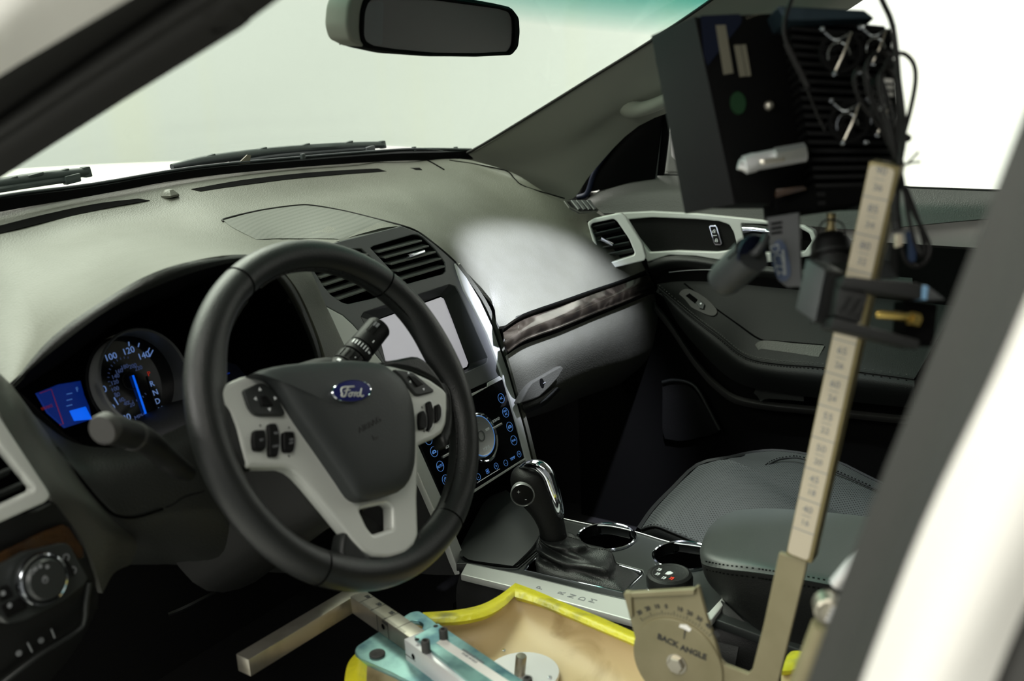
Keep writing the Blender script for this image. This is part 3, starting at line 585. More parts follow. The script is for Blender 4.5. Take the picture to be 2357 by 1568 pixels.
surf('stack_flank', [[tuple(p) for p in e2], [tuple(p+V((.012, .03, 0))) for p in e2], [tuple(p+V((.016, .10, 0))) for p in e2]], 'dash_vinyl', stk, nu=3, nv=2, thick=.006)
def vents(outl, slats, tab, label):
    v = plate('air_vent', ST, outl, -.047, -.046, 'matte_black', stk, bev=0, label=label)
    o = ST.hits(outl, 0); n = len(o)
    # walls of the vent shaft
    vs = [ST.w(a, b, h) for h in (-.002, -.046) for a, b in o] + [ST.w(a*1.0, b, h) for h in (-.002, -.046) for a, b in o]
    link('shaft', mesh('shaft', vs[:2*n], [(i, (i+1) % n, n+(i+1) % n, n+i) for i in range(n)]), 'black_plastic', v)
    for (a, b) in slats:
        p = V(ST.w(*ST.hit(*a, -.003), -.006)); q = V(ST.w(*ST.hit(*b, -.003), -.006)); beam('slat', p, q, V((0, -.95, -.05)), .0026, .015, 'slat_grey', v, .0005)
        for k in range(1, 5):
            c = p.lerp(q, k/5)+V((0, .012, -.004)); box('guide_vane', c, (.0005, 0, 0), (0, .006, 0), (0, 0, .005), 'black_plastic', v, 0) if k % 2 else None
    p = V(ST.w(*ST.hit(*tab[0], 0), .002)); q = V(ST.w(*ST.hit(*tab[1], 0), .002)); beam('slider', p, q, ST.n, .006, .009, 'chrome', v, .0018, label='chrome vent slider')
    return v
vents(vR, [((867, 578), (966, 552)), ((882, 591), (982, 564)), ((896, 606), (998, 578)), ((911, 622), (1011, 593)), ((921, 640), (1019, 611))], ((935, 592), (972, 580)), 'right hand centre air vent')
vents(vL, [((716, 621), (842, 583)), ((732, 637), (858, 597)), ((742, 654), (872, 612)), ((752, 671), (888, 628)), ((772, 687), (900, 644))], ((790, 638), (815, 632)), 'left hand centre air vent')
# touch screen
scr = plate('display_screen', ST, [(868, 737), (1015, 684), (1023, 688), (1078, 836), (1075, 844), (1052, 855), (916, 930), (886, 840)], -.016, -.0135, 'screen_reflection_glow', stk, bev=.0005, label='pale reflecting touch screen')
fo = ST.hits(dsp, -.001)
fi = ST.hits([(866, 742), (872, 733), (1012, 681), (1020, 684), (1024, 692), (1081, 838), (1079, 846), (1072, 851), (917, 932), (884, 845)], -.012)
n = len(fo); vs = [ST.w(a, b, -.001) for a, b in fo]+[ST.w(a, b, -.0125) for a, b in fi]
link('screen_surround', mesh('s', vs, [(i, (i+1) % n, n+(i+1) % n, n+i) for i in range(n)]), 'console_plastic', stk, smooth=False, label='bevelled dark surround of the screen')
# climate panel
cp = plate('climate_panel', ST, [(1073, 911), (1157, 873), (1209, 1057), (1086, 1134), (1028, 1172), (972, 1036), (955, 985), (1000, 950)], -.012, .002, 'piano_black', stk, bev=.001, label='glossy black climate and audio panel')
plate('disc_slot', ST, [(1071, 902), (1122, 880), (1124, 889), (1073, 912)], .0005, .001, 'matte_black', stk, bev=0)
plate('panel_trim', ST, [(1072, 914), (1122, 891), (1123, 881), (1150, 866), (1157, 873), (1124, 890), (1074, 920)], .001, .003, 'silver_paint', stk, bev=.0004)
plate('lower_edge', ST, [(1086, 1131), (1209, 1054), (1210, 1058), (1087, 1137)], .001, .003, 'silver_paint', stk, bev=.0004)
plate('trim_line', ST, [(1099, 1111), (1151, 1079), (1152, 1082), (1100, 1114)], .002, .0034, 'chrome', stk, bev=.0003)
dc = ST.hit(1106, 1004, .014)
lathe('dial_recess', ST, ST.hit(1108, 1008, .002), [(.039, .0019), (.039, .0032), (.037, .0036), (.035, .0022)], 'chrome', cp, 48)
dl = lathe('volume_dial', ST, dc, [(.0335, .002), (.0330, .012), (.0320, .0145), (.0300, .0155), (.0285, .0150), (.0005, .0150)], 'satin_silver', cp, 48, label='round silver volume dial')
ring2('glow_ring', ST, dc[0], dc[1], .0315, .0012, 'blue_print', cp, h=.0152, d=.0006, seg=48)
ring2('dial_hub', ST, dc[0], dc[1], .0085, .0018, 'bezel_grey', cp, h=.0150, d=.0012)
text('lettering', 'TUNE', ST, dc[0]-.003, dc[1]+.020, .007, 'grey_print', cp, h=.0150)
text('lettering', 'SEEK', ST, dc[0]+.020, dc[1]+.004, .005, 'white_print', cp, h=.0150)
text('lettering', 'TUNE', ST, dc[0]+.002, dc[1]-.021, .007, 'white_print', cp, h=.0150)
def btn(px, py, r, s=None, size=.0055, thick=.0006):
    a, b = ST.hit(px, py, .002); o = ring2('button', ST, a, b, r, thick, 'blue_print', cp, h=.002)
    if s:
        for i, t in enumerate(s.split('|')): text('lettering', t, ST, a, b+(.0025 if '|' in s else 0)*(1-2*i), size, 'blue_print', o, h=.002, sx=.85)
for px, py, s, z in ((1153.5, 917, 'A/C', .0056), (1163.7, 950, 'MAX|A/C', .0048), (1182.6, 1014, 'DUAL', .0048), (1013, 1073.5, 'AUTO', .0058)): btn(px, py, .0078, s, z)
for px, py in ((1173, 982.6), (999, 1040)):   # recirculation and rear window icons
    btn(px, py, .0078); a, b = ST.hit(px, py, .002)
    plate2('icon', ST, [(a+u*.0042, b+w*.0024) for u, w in ((-1, -1), (1, -1), (1, .2), (.4, 1), (-.4, 1), (-1, .2))], .002, .0026, 'blue_print', cp, bev=0, holes=[[(a+u*.0026, b+w*.0012) for u, w in ((-1, -1), (1, -1), (.3, .9), (-.3, .9))]])
btn(986, 1012, .0078, '*', .006); btn(1026, 1105, .0078); a, b = ST.hit(1026, 1105, .002)
ring2('icon', ST, a, b, .0038, .0006, 'blue_print', cp, h=.002); plate2('icon', ST, [(a-.0003, b), (a+.0003, b), (a+.0003, b+.005), (a-.0003, b+.005)], .002, .0026, 'blue_print', cp, bev=0)
for px, py, s in ((1101, 1098, '-'), (1142, 1073, '+'), (1164, 1066, '-'), (1194.7, 1045.5, '+')): btn(px, py, .005, s, .008, .0005)
a, b = ST.hit(1122, 1085, .002)
for k in range(4): ring2('icon', ST, a+cos(k*pi/2+.78)*.0023, b+sin(k*pi/2+.78)*.0023, .0020, .0006, 'blue_print', cp, h=.002, seg=12)
for s, px, py, z, m_ in (('TEMP', 1180, 1055.5, .0062, 'blue_print'), ('SOUND', 1142, 967, .0062, 'white_print'), ('SOURCE', 1035, 1026, .0062, 'white_print')):
    a, b = ST.hit(px, py, .002); text('lettering', s, ST, a, b, z, m_, cp, h=.002, sx=.9)
a, b = ST.hit(1085, 925, .002); text('lettering', 'SONY', ST, a, b, .0115, 'white_print', cp, h=.002, align='RIGHT', bold=.0003)
for px, py in ((1132, 988), (1018, 1053)):
    a, b = ST.hit(px, py, .002); plate2('key_bar', ST, [(a, b-.0016), (a+.026, b-.0016), (a+.026, b+.0016), (a, b+.0016)], .002, .0045, 'satin_silver', cp, bev=.0005)
# ================================================================== instrument cluster
CL = Frame((-.40, .285, .69), (1, 0, 0), (0, .34, .94))
clu = empty('instrument_cluster', (-.4, .33, .6), 'black instrument cluster glowing blue under the hood behind the steering wheel', 'gauge cluster')
plate('cluster_face', CL, [(20, 880), (130, 800), (275, 710), (420, 640), (560, 610), (640, 650), (690, 740), (720, 860), (730, 1000), (560, 1080), (300, 1090), (150, 1000)], -.030, -.026, 'matte_black', clu, bev=.001, label='black cluster face')
gc = CL.hit(327, 870, .0)
el = [(234, 900), (240, 850), (258, 810), (285, 775), (318, 752), (355, 747), (385, 762), (407, 800), (417, 850), (415, 900), (402, 945), (380, 980), (350, 990), (310, 985), (270, 965), (243, 935)]
ho = CL.hits(el, .01); cx = sum(a for a, b in ho)/len(ho); cy = sum(b for a, b in ho)/len(ho)
def gauge(cx, cy, sx, nm, lab):
    g = lathe('gauge_ring', CL, (cx, cy), [(.0580, .0100), (.0592, .011), (.0575, .013), (.0555, .011), (.0552, -.018)], 'bezel_grey', clu, 56, label=lab, cap=False)
    lathe('gauge_face', CL, (cx, cy), [(.0590, -.018), (.0590, -.016), (.0003, -.016)], 'piano_black', clu, 48); return g
cx, cy = -.0225, -.0016
gauge(cx, cy, 1, 'speed', 'metal ringed speedometer')
def onface(px, py, h=-.0155): return CL.hit(px, py, h)
def gtext(s, px, py, sz, m_='blue_white', rot=0): a, b = onface(px, py); return text('numeral', s, CL, a, b, sz, m_, clu, h=-.0158, rot=rot, sx=1.05)
mat('blue_white', (.4, .55, 1), .5, emit=((.25, .45, 1), .32)); mat('dim_red', (.3, .02, .01), .5, emit=((.6, .02, .01), .12)); mat('dim_blue', (.1, .14, .3), .5, emit=((.1, .16, .4), .22))
for s, px, py, z in (('120', 296, 808, .0108), ('140', 331, 819, .0108), ('100', 255, 822, .0108), ('80', 236, 898, .0108), ('40', 256, 941, .0108), ('20', 292, 962, .0108)): gtext(s, px, py, z)
for s, px, py in (('200', 306, 843), ('180', 287, 845), ('220', 319, 848), ('160', 274, 855), ('140', 266, 867), ('120', 264, 881), ('100', 265, 896), ('80', 270, 909), ('60', 280, 921), ('40', 291, 929), ('20', 304, 932)): gtext(s, px, py, .0068, 'dim_blue')
gtext('MPH', 322, 959, .007, 'dim_blue')
for s, px, py in (('R', 350, 884), ('N', 358, 904), ('D', 363, 924), ('M', 371, 943)): gtext(s, px, py, .0095)
gtext('C', 333, 968, .009); gtext('P', 343, 861, .008, 'red_light')
for x1, y1, x2, y2 in ((296, 787, 297, 797), (320, 790, 318, 799), (344, 801, 340, 810), (352, 806, 344, 822), (337, 976, 342, 984), (262, 915, 272, 932)):
    a = V(CL.w(*onface(x1, y1), -.0152)); b_ = V(CL.w(*onface(x2, y2), -.0152)); beam('tick', a, b_, CL.n, .0011, .0006, 'blue_white', clu, 0)
for k in range(22):
    a_ = radians(70+k*11); p = V(CL.w(cx-.004+cos(a_)*.025, cy+.004+sin(a_)*.025, -.0152)); q = V(CL.w(cx-.004+cos(a_)*.0275, cy+.004+sin(a_)*.0275, -.0152)); beam('tick', p, q, CL.n, .0005, .0004, 'dim_blue', clu, 0)
ring2('dial_hub', CL, cx-.003, cy+.002, .011, .0014, 'rubber', clu, h=-.0155)
beam('needle', CL.w(*CL.hit(306, 864, -.013), -.013), CL.w(*CL.hit(344, 978, -.013), -.013), CL.n, .0024, .001, 'blue_light', clu, .0003, label='glowing blue needle')
tube('shift_slot', [tuple(CL.w(*onface(x, y), -.015)) for x, y in ((338, 866), (346, 895), (356, 925), (366, 950), (360, 962), (350, 968))], .0008, 'rubber', clu, n=4)
# left information display
plate('info_display', CL, [(84, 905), (135, 885), (185, 877), (192, 905), (205, 935), (212, 965), (150, 985), (110, 950)], -.008, -.005, 'blue_screen', clu, bev=.0003, label='blue lit information display')
plate('display_tab', CL, [(160, 946), (197, 936), (212, 965), (171, 969)], -.005, -.0045, 'blue_light', clu, bev=0)
plate('display_tab', CL, [(150, 896), (185, 877), (193, 906), (197, 932), (160, 942), (153, 915)], -.005, -.0047, 'blue_screen', clu, bev=0)
for y in (908, 922, 935): p = V(CL.w(*CL.hit(153, y, -.0045), -.0043)); q = V(CL.w(*CL.hit(166, y-3, -.0045), -.0043)); beam('tick', p, q, CL.n, .0008, .0004, 'blue_print', clu, 0)
text('lettering', 'F', CL, *CL.hit(178, 897, -.0044), .007, 'blue_print', clu, h=-.0044)
tube('red_outline', [tuple(CL.w(*CL.hit(x, y, -.0045), -.0045)) for x, y in ((92, 905), (118, 896), (128, 925), (146, 976), (138, 978))], .0004, 'dim_red', clu)
text('lettering', 'BRAKE', CL, *CL.hit(108, 938, -.0045), .0045, 'dim_red', clu, h=-.0044)
# right hand gauge and display glimpsed through the wheel
cx2, cy2 = CL.hit(560, 850, .006)
plate('info_display', CL, [(500, 842), (520, 832), (545, 840), (570, 870), (575, 905), (510, 905)], -.008, -.005, 'navy_plastic', clu, bev=.0003)
plate('display_tab', CL, [(500, 818), (514, 815), (518, 822), (500, 830)], -.005, -.0045, 'blue_screen', clu, bev=0)
plate('display_tab', CL, [(497, 868), (528, 857), (530, 860), (498, 872)], -.005, -.0045, 'blue_screen', clu, bev=0)
beam('tick', CL.w(*CL.hit(503, 823, -.004), -.004), CL.w(*CL.hit(507, 830, -.004), -.004), CL.n, .0012, .0006, 'blue_white', clu, 0)
# ================================================================== driver side lower dashboard
low = empty('lower_dashboard', (-.5, .15, .3), 'dark lower dashboard and knee panel left of the steering column', 'dashboard')
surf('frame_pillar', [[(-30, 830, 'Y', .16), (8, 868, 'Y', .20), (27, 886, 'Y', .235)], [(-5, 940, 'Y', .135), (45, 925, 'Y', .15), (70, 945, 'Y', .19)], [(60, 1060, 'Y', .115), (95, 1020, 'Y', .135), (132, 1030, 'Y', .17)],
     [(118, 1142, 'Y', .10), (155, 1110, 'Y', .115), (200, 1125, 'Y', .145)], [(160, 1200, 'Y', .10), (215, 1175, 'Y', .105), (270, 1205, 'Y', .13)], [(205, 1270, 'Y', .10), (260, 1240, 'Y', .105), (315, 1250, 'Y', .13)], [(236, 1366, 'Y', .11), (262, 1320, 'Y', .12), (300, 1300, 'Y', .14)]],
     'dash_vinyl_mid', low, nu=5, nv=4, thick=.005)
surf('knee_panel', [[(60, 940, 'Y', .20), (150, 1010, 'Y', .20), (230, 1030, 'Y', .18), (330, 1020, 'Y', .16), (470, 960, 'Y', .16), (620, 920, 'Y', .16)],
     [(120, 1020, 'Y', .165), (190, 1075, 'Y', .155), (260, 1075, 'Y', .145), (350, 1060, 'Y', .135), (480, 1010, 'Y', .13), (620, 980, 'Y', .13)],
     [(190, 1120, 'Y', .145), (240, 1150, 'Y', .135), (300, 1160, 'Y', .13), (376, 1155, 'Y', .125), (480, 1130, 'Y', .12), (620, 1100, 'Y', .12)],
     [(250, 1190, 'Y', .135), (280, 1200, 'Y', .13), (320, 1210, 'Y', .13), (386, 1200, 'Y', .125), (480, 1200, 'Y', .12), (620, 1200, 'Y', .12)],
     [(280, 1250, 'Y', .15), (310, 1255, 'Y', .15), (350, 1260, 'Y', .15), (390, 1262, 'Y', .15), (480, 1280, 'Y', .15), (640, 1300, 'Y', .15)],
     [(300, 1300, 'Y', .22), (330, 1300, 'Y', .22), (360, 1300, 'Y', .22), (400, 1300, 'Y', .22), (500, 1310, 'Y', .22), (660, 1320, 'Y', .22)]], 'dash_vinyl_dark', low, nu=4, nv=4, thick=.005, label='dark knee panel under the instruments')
tube('panel_gap', [(130, 1030, 'Y', .164), (200, 1120, 'Y', .143), (250, 1175, 'Y', .132), (280, 1190, 'Y', .128), (318, 1190, 'Y', .126), (375, 1172, 'Y', .122)], .0013, 'matte_black', low, n=5)
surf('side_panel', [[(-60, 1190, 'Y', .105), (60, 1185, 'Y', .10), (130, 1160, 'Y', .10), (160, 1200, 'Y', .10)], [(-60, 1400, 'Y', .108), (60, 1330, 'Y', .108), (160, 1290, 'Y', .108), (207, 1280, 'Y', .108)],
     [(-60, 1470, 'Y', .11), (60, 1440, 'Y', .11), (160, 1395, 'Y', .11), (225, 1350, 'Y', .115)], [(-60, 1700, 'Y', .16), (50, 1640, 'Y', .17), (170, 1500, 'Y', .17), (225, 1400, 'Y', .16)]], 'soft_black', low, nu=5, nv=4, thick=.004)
LF = Frame((-.66, .095, .66), (1, .05, 0), (0, .2, .98))
lv = plate('air_vent', LF, [(-260, 760), (-60, 868), (0, 958), (112, 1128), (118, 1141), (108, 1156), (0, 1204), (-260, 1310), (-330, 1090)], -.006, .007, 'silver_paint', low, bev=.0025, r=.006,
     holes=[[(-230, 850), (-70, 905), (0, 1027), (78, 1122), (76, 1130), (0, 1166), (-230, 1255), (-290, 1080)]], label='silver framed air vent at the left end')
plate('vent_cavity', LF, [(-250, 830), (-60, 890), (100, 1130), (0, 1190), (-260, 1280)], -.045, -.043, 'matte_black', lv, bev=0)
for a, b in (((-230, 1150), (16, 1048)), ((-230, 1200), (42, 1082)), ((-230, 1246), (68, 1116)), ((-230, 1105), (-8, 1008)), ((-230, 1060), (-32, 968))):
    beam('slat', LF.w(*LF.hit(*a), -.012), LF.w(*LF.hit(*b), -.012), LF.n*.9+LF.y*.5, .0024, .014, 'console_plastic', lv, .0005)
plate('wood_inlay', LF, [(-120, 1330), (0, 1275), (100, 1225), (145, 1207), (160, 1215), (192, 1262), (194, 1284), (172, 1290), (60, 1330), (-120, 1400)], -.012, -.006, 'brown_wood', low, bev=.001, r=.002, label='brown burl wood strip above the light switch')
lsp = plate('light_switch_panel', LF, [(-60, 1340), (0, 1303), (60, 1270), (150, 1249), (163, 1256), (203, 1330), (196, 1345), (150, 1382), (60, 1428), (15, 1437), (0, 1418), (-60, 1430)], -.008, .002, 'console_plastic', low, bev=.0015, r=.004, label='dark headlight switch panel')
lc = LF.hit(101, 1334, .012)
lathe('light_knob', LF, lc, [(.0225, .002), (.0220, .012), (.0205, .013), (.0190, .0108), (.0180, .016), (.0165, .0185), (.0005, .0190)], 'console_plastic', lsp, 48, label='round headlight knob')
lathe('chrome_ring', LF, lc, [(.0232, .006), (.0236, .010), (.0226, .0130), (.0208, .0136), (.0206, .010)], 'chrome', lsp, 48)
for px, py, r_ in ((74, 1317, .0022), (103, 1330, .0018), (104, 1335, .0028)): ring2('symbol', LF, *LF.hit(px, py, .019), r_, .0007, 'grey_print', lsp, h=.019, d=.0003)
for px, py in ((82, 1310), (93, 1304), (109, 1305)): disc2('symbol', LF, *LF.hit(px, py, .019), .0018, 'grey_print', lsp, h=.019, d=.0003)
for px, py in ((152, 1284), (168, 1313)): ring2('symbol', LF, *LF.hit(px, py, .002), .0034, .0009, 'grey_print', lsp, h=.002, d=.0003)
tube('dimmer', [tuple(LF.w(*LF.hit(x, y, .003), .003)) for x, y in ((146, 1290), (158, 1310), (164, 1325))], .0028, 'black_plastic', lsp)
for pts in ([(0, 1352), (20, 1345), (33, 1372), (0, 1386)], [(2, 1395), (50, 1375), (65, 1400), (15, 1425)]): plate('switch_key', LF, pts, .002, .004, 'black_plastic', lsp, bev=.0008, r=.002)
for px, py in ((7, 1366), (22, 1394)): disc2('symbol', LF, *LF.hit(px, py, .004), .0022, 'grey_print', lsp, h=.004, d=.0003)
tube('lower_bezel', [(-40, 1610, 'Y', .13), (30, 1553, 'Y', .125), (100, 1500, 'Y', .12), (180, 1450, 'Y', .115), (195, 1425, 'Y', .112), (198, 1390, 'Y', .11), (205, 1340, 'Y', .108)], .0028, 'console_plastic', low, n=4)
for x1, y1, x2, y2 in ((64, 1480, 74, 1500), (118, 1448, 126, 1468)): tube('switch_gap', [(x1, y1, 'Y', .108), (x2, y2, 'Y', .112)], .0009, 'grey_print', low)
for px, py in ((43, 1504), (94, 1474)): p = PY(px, py, .112); disc2('symbol', Frame(p, (1, 0, 0), (0, .3, 1)), 0, 0, .0028, 'grey_print', low)
# lit sill edge down in the footwell
surf('pedal_edge', [[(386, 1411, 'Z', .27), (430, 1392, 'Z', .27), (500, 1356, 'Z', .27), (555, 1325, 'Z', .27)], [(388, 1416, 'Z', .268), (432, 1398, 'Z', .268), (502, 1361, 'Z', .268), (560, 1329, 'Z', .268)]], 'chrome', low, nu=4, nv=2, thick=.004, label='thin metal edge catching light in the footwell')
surf('pedal_pad', [[(520, 1345, 'Z', .272), (545, 1330, 'Z', .272), (567, 1326, 'Z', .272)], [(524, 1350, 'Z', .27), (548, 1340, 'Z', .27), (564, 1334, 'Z', .27)]], 'perf_mesh', low, nu=4, nv=2, thick=.004)
# ================================================================== steering column
colm = empty('steering_column', (-.38, .12, .6), 'dark steering column shroud behind the wheel with tilt switch', 'steering column')
TH = radians(24.98)
cu_, cn = V((0, sin(TH), cos(TH))), V((0, -cos(TH), sin(TH)))
WC = V((-.38, 0, .68))
CF = Frame(WC - cn*.03, (1, 0, 0), cu_)
oct_ = [(-.075, .03), (-.07, .055), (-.035, .068), (.035, .068), (.07, .055), (.075, .03), (.07, -.05), (.05, -.10), (.0, -.115), (-.05, -.10), (-.07, -.05)]
def shroud():
    vs = []; fs = []; o = [tuple(p)[:2] for p in spline([(a, b, 0) for a, b in oct_], 3, True)]; n = len(o)
    for h, s in ((-.0, .80), (-.006, .90), (-.02, .96), (-.08, 1.0), (-.16, 1.15), (-.24, 1.3)):
        for a, b in o: vs.append(CF.w(a*s, b*s, h))
    for i in range(5):
        for k in range(n): fs.append((i*n+k, i*n+(k+1) % n, (i+1)*n+(k+1) % n, (i+1)*n+k))
    fs.append(tuple(range(n)))
    me = mesh('shroud', vs, fs); clean(me); return link('shroud', me, 'soft_black', colm)
onto(shroud())
tube('shroud_split', [(382, 1168, 'Y', .06), (400, 1160, 'Y', .05), (425, 1144, 'Y', .035), (470, 1130, 'Y', .02)], .001, 'matte_black', colm, n=3)
TF = Frame(PS(482, 1196, .001), (1, -.9, 0), (.1, .15, 1))
tsw = lathe('tilt_switch', TF, (0, 0), [(.0185, -.012), (.0185, .002), (.0165, .003), (.015, .0005), (.012, .0035), (.0003, .0045)], 'black_plastic', colm, 32, sy=1.3, sx=.75, label='oval column tilt switch')
plate2('symbol', TF, [(-.004, -.002), (-.002, .002), (.002, .0035), (.005, .001), (.004, -.0025), (.001, -.001)], .004, .005, 'white_print', tsw, bev=0)
lathe('collar', Frame(PS(433, 1088, .002), (.3, .3, -.9), (.5, .6, .6)), (0, 0), [(.015, -.01), (.015, .002), (.013, .004), (.010, .004)], 'rubber_light', colm, 28)
ts = empty('turn_signal_stalk', PY(430, 1080, .07), 'fat black stalk pointing left below the speedometer', 'stalk', None)
tube('stalk', [(243, 986, 'Y', .015), (270, 993, 'Y', .02), (310, 1004, 'Y', .03), (345, 1022, 'Y', .04), (375, 1048, 'Y', .05), (402, 1072, 'Y', .055), (432, 1090, 'Y', .065)], [.0128, .0132, .0125, .0118, .011, .011, .0085], 'soft_black', ts, n=5, seg=22, label='black stalk arm')
d = (PY(243, 986, .015)-PY(270, 993, .02)).normalized(); ef = Frame(PY(243, 986, .015), d.cross(V((0, 0, 1))), V((0, 0, 1)))
s_ = 1 if ef.n.dot(d) > 0 else -1
lathe('end_cap', ef, (0, 0), [(.0134, -.004*s_), (.0136, .003*s_), (.0125, .0055*s_), (.0003, .0062*s_)], 'rubber_light', ts, 32, label='grey end cap')
tube('grip_ring', [(306, 1003, 'Y', .029), (311, 1005, 'Y', .03)], .0131, 'rubber_light', ts, seg=22)
ws = empty('wiper_stalk', PY(790, 850, .06), 'ribbed black wiper stalk sticking up right of the wheel hub', 'stalk', None)
A, B = PY(873, 752, .05), PY(775, 868, .05)
def seg(nm, t0, t1, r0, r1, m_='soft_black', par=ws): return tube(nm, [tuple(A.lerp(B, t0)), tuple(A.lerp(B, t0+.02)), tuple(A.lerp(B, t1-.02)), tuple(A.lerp(B, t1))], [r0*.93, r0, r1, r1*.97], m_, par, seg=30)
seg('tip', 0, .42, .0150, .0158); seg('groove', .40, .45, .0148, .0148, 'matte_black'); seg('ring', .44, .60, .0163, .0166); seg('groove', .59, .64, .0155, .0155, 'matte_black'); seg('thumbwheel', .63, .80, .0172, .0175); seg('groove', .79, .83, .0160, .0160, 'matte_black'); seg('stalk', .82, 1.3, .0178, .0185)
dx = (A-B).normalized(); side = (CP-A).normalized(); side = (side-dx*side.dot(dx)).normalized(); SF = Frame(A.lerp(B, .2), dx.cross(side)*-1, dx)
if SF.n.dot(side) < 0: SF = Frame(A.lerp(B, .2), dx.cross(side), dx)
Ls = (A-B).length
def wrap(t, ang, w, l, m_, par=ws, nm='mark'):  # a raised patch on the stalk at fraction t, angle ang
    r = .0158+.0022*min(1, t/.8); c = A.lerp(B, t); u = SF.x*sin(ang)+SF.n*cos(ang); e = SF.x*cos(ang)-SF.n*sin(ang)
    box(nm, c+u*(r+.0002), e*(w/2), dx*(l/2), u*.0004, m_, par, 0)
for k in range(3): wrap(.18, -.55+k*.28, .0008, .016, 'black_plastic', nm='rib')
for k in range(6): wrap(.51, -.75+k*.22, .0009+.0004*(6-k)/6, .0055, 'white_print')
wrap(.35, .35, .0011, .003, 'white_print'); wrap(.51, .62, .003, .002, 'white_print'); wrap(.88, -.6, .0045, .003, 'white_print'); wrap(.88, -.2, .0008, .004, 'white_print'); wrap(.88, .15, .003, .003, 'white_print'); wrap(.12, -.25, .006, .006, 'grey_print'); wrap(.72, .1, .0008, .0012, 'white_print')
for k in range(5): wrap(.715, -.9+k*.38, .0012, .012, 'black_plastic', nm='rib')
# ================================================================== steering wheel
th = radians(11.5)
WX = V((1, 0, 0))*cos(th) - cu_*sin(th); WY = V((1, 0, 0))*sin(th) + cu_*cos(th)
WF = Frame(WC, WX, WY)
sw = empty('steering_wheel', WC, 'black leather steering wheel with silver spokes and an oval blue badge', 'steering wheel')
def rim():
    N, S = 160, 28; vs = []; fs = []
    for i in range(N):
        a = 2*pi*i/N; dg = (i*360/N+180) % 360-180   # clockwise from top
        sp = math.exp(-((abs(dg)-72)/15)**2); lowr = math.exp(-((abs(dg)-158)/12)**2)*.6
        R, rr, rh = .1735, .0172, .0178
        if abs(dg) > 150: R, rr = .1735, .0165
        for k in range(S):
            b = 2*pi*k/S; c_ = cos(b); inner = max(0, -c_)
            r_ = R + c_*rr - inner*inner*(.009*sp+.006*lowr); h = sin(b)*rh*(1-.1*sp)
            vs.append(WF.w(sin(a)*r_, cos(a)*r_, h))
    for i in range(N):
        for k in range(S): fs.append((i*S+k, i*S+(k+1) % S, ((i+1) % N)*S+(k+1) % S, ((i+1) % N)*S+k))
    me = mesh('rim', vs, fs); clean(me); return link('rim', me, 'wheel_leather', sw, label='black leather rim')
rm = rim()
for dg in (-33, 37, -150, 144):
    a = radians(dg); c = V((sin(a), cos(a))); pts = []
    for k in range(24): b = 2*pi*k/24; r_ = .1735+cos(b)*.0174; pts.append(tuple(WF.w(c.x*r_, c.y*r_, sin(b)*.018)))
    tube('seam', pts, .0009, 'matte_black', rm, seg=6, closed=True)
def arc_st(d0, d1, off_, hh, nm='stitching'):
    pts = [tuple(WF.w(sin(radians(d))*off_, cos(radians(d))*off_, hh)) for d in range(d0, d1, 4)]; stitches(nm, pts, 'leather_trim', rm, r=.0011, ln=.0055, gap=.0062)
arc_st(-30, 66, .1565, .006); arc_st(84, 142, .1565, .006); arc_st(-148, -84, .1565, .004); arc_st(-66, -36, .1565, .006)
# silver spoke bezel
sil = [(512, 922), (503, 903), (528, 880), (560, 866), (600, 860), (700, 850), (800, 842), (874, 838), (905, 842), (950, 854), (990, 872), (1020, 893), (1031, 905), (1032, 940), (1029, 975), (1020, 996), (1000, 1010), (975, 1020), (965, 1026), (965, 1080), (962, 1145), (965, 1232), (956, 1254), (935, 1275), (898, 1285), (862, 1282), (838, 1270), (815, 1246), (765, 1185), (710, 1118), (688, 1094), (672, 1082), (654, 1076), (569, 1077), (556, 1030), (545, 985), (530, 945)]
hole = [(829, 1174), (842, 1168), (893, 1157), (903, 1164), (905, 1216), (860, 1230), (846, 1212)]
plate('spoke_bezel', WF, sil, -.006, .012, 'silver_paint', sw, bev=.0045, r=.003, holes=[hole], res=3, label='silver spoke bezel')
plate('back_cover', WF, [(560, 900), (640, 850), (860, 835), (1000, 900), (1020, 990), (960, 1030), (945, 1180), (900, 1240), (840, 1200), (720, 1080), (580, 1060)], -.03, -.008, 'soft_black', sw, bev=.006, r=.004, res=2, holes=[hole])
# thumb rests blending rim and spokes
for pts, nm in (([(515, 915), (545, 950), (566, 1010), (580, 1070), (575, 1082), (545, 1060), (500, 990), (488, 925)], 'thumb_rest'), ([(1018, 880), (1040, 900), (1045, 980), (1030, 1030), (1018, 1005), (1028, 975), (1030, 920)], 'thumb_rest'),
     ([(790, 1235), (800, 1222), (812, 1238), (862, 1285), (900, 1290), (958, 1258), (967, 1230), (985, 1245), (1005, 1262), (930, 1310), (850, 1320), (790, 1285)], 'thumb_rest'), ([(872, 836), (920, 825), (965, 820), (1000, 850), (1035, 905), (1024, 896), (985, 868), (940, 850)], 'thumb_rest')):
    plate(nm, WF, pts, -.010, .010, 'wheel_leather', sw, bev=.005, cs=3, res=3)
cov = [(580, 861), (630, 845), (694, 837), (780, 832), (811, 832), (868, 838), (893, 852), (919, 874), (936, 902), (946, 934), (951, 981), (951, 1052), (947, 1082), (936, 1112), (914, 1134), (862, 1150), (828, 1152), (808, 1141), (785, 1107), (732, 1030), (692, 973), (660, 923), (642, 895), (618, 871)]
HC = .022
ac = dome('airbag_cover', WF, WF.hits(cov, HC), .008, HC, .013, 'airbag_vinyl', sw, cs=2, label='dark dished airbag cover')
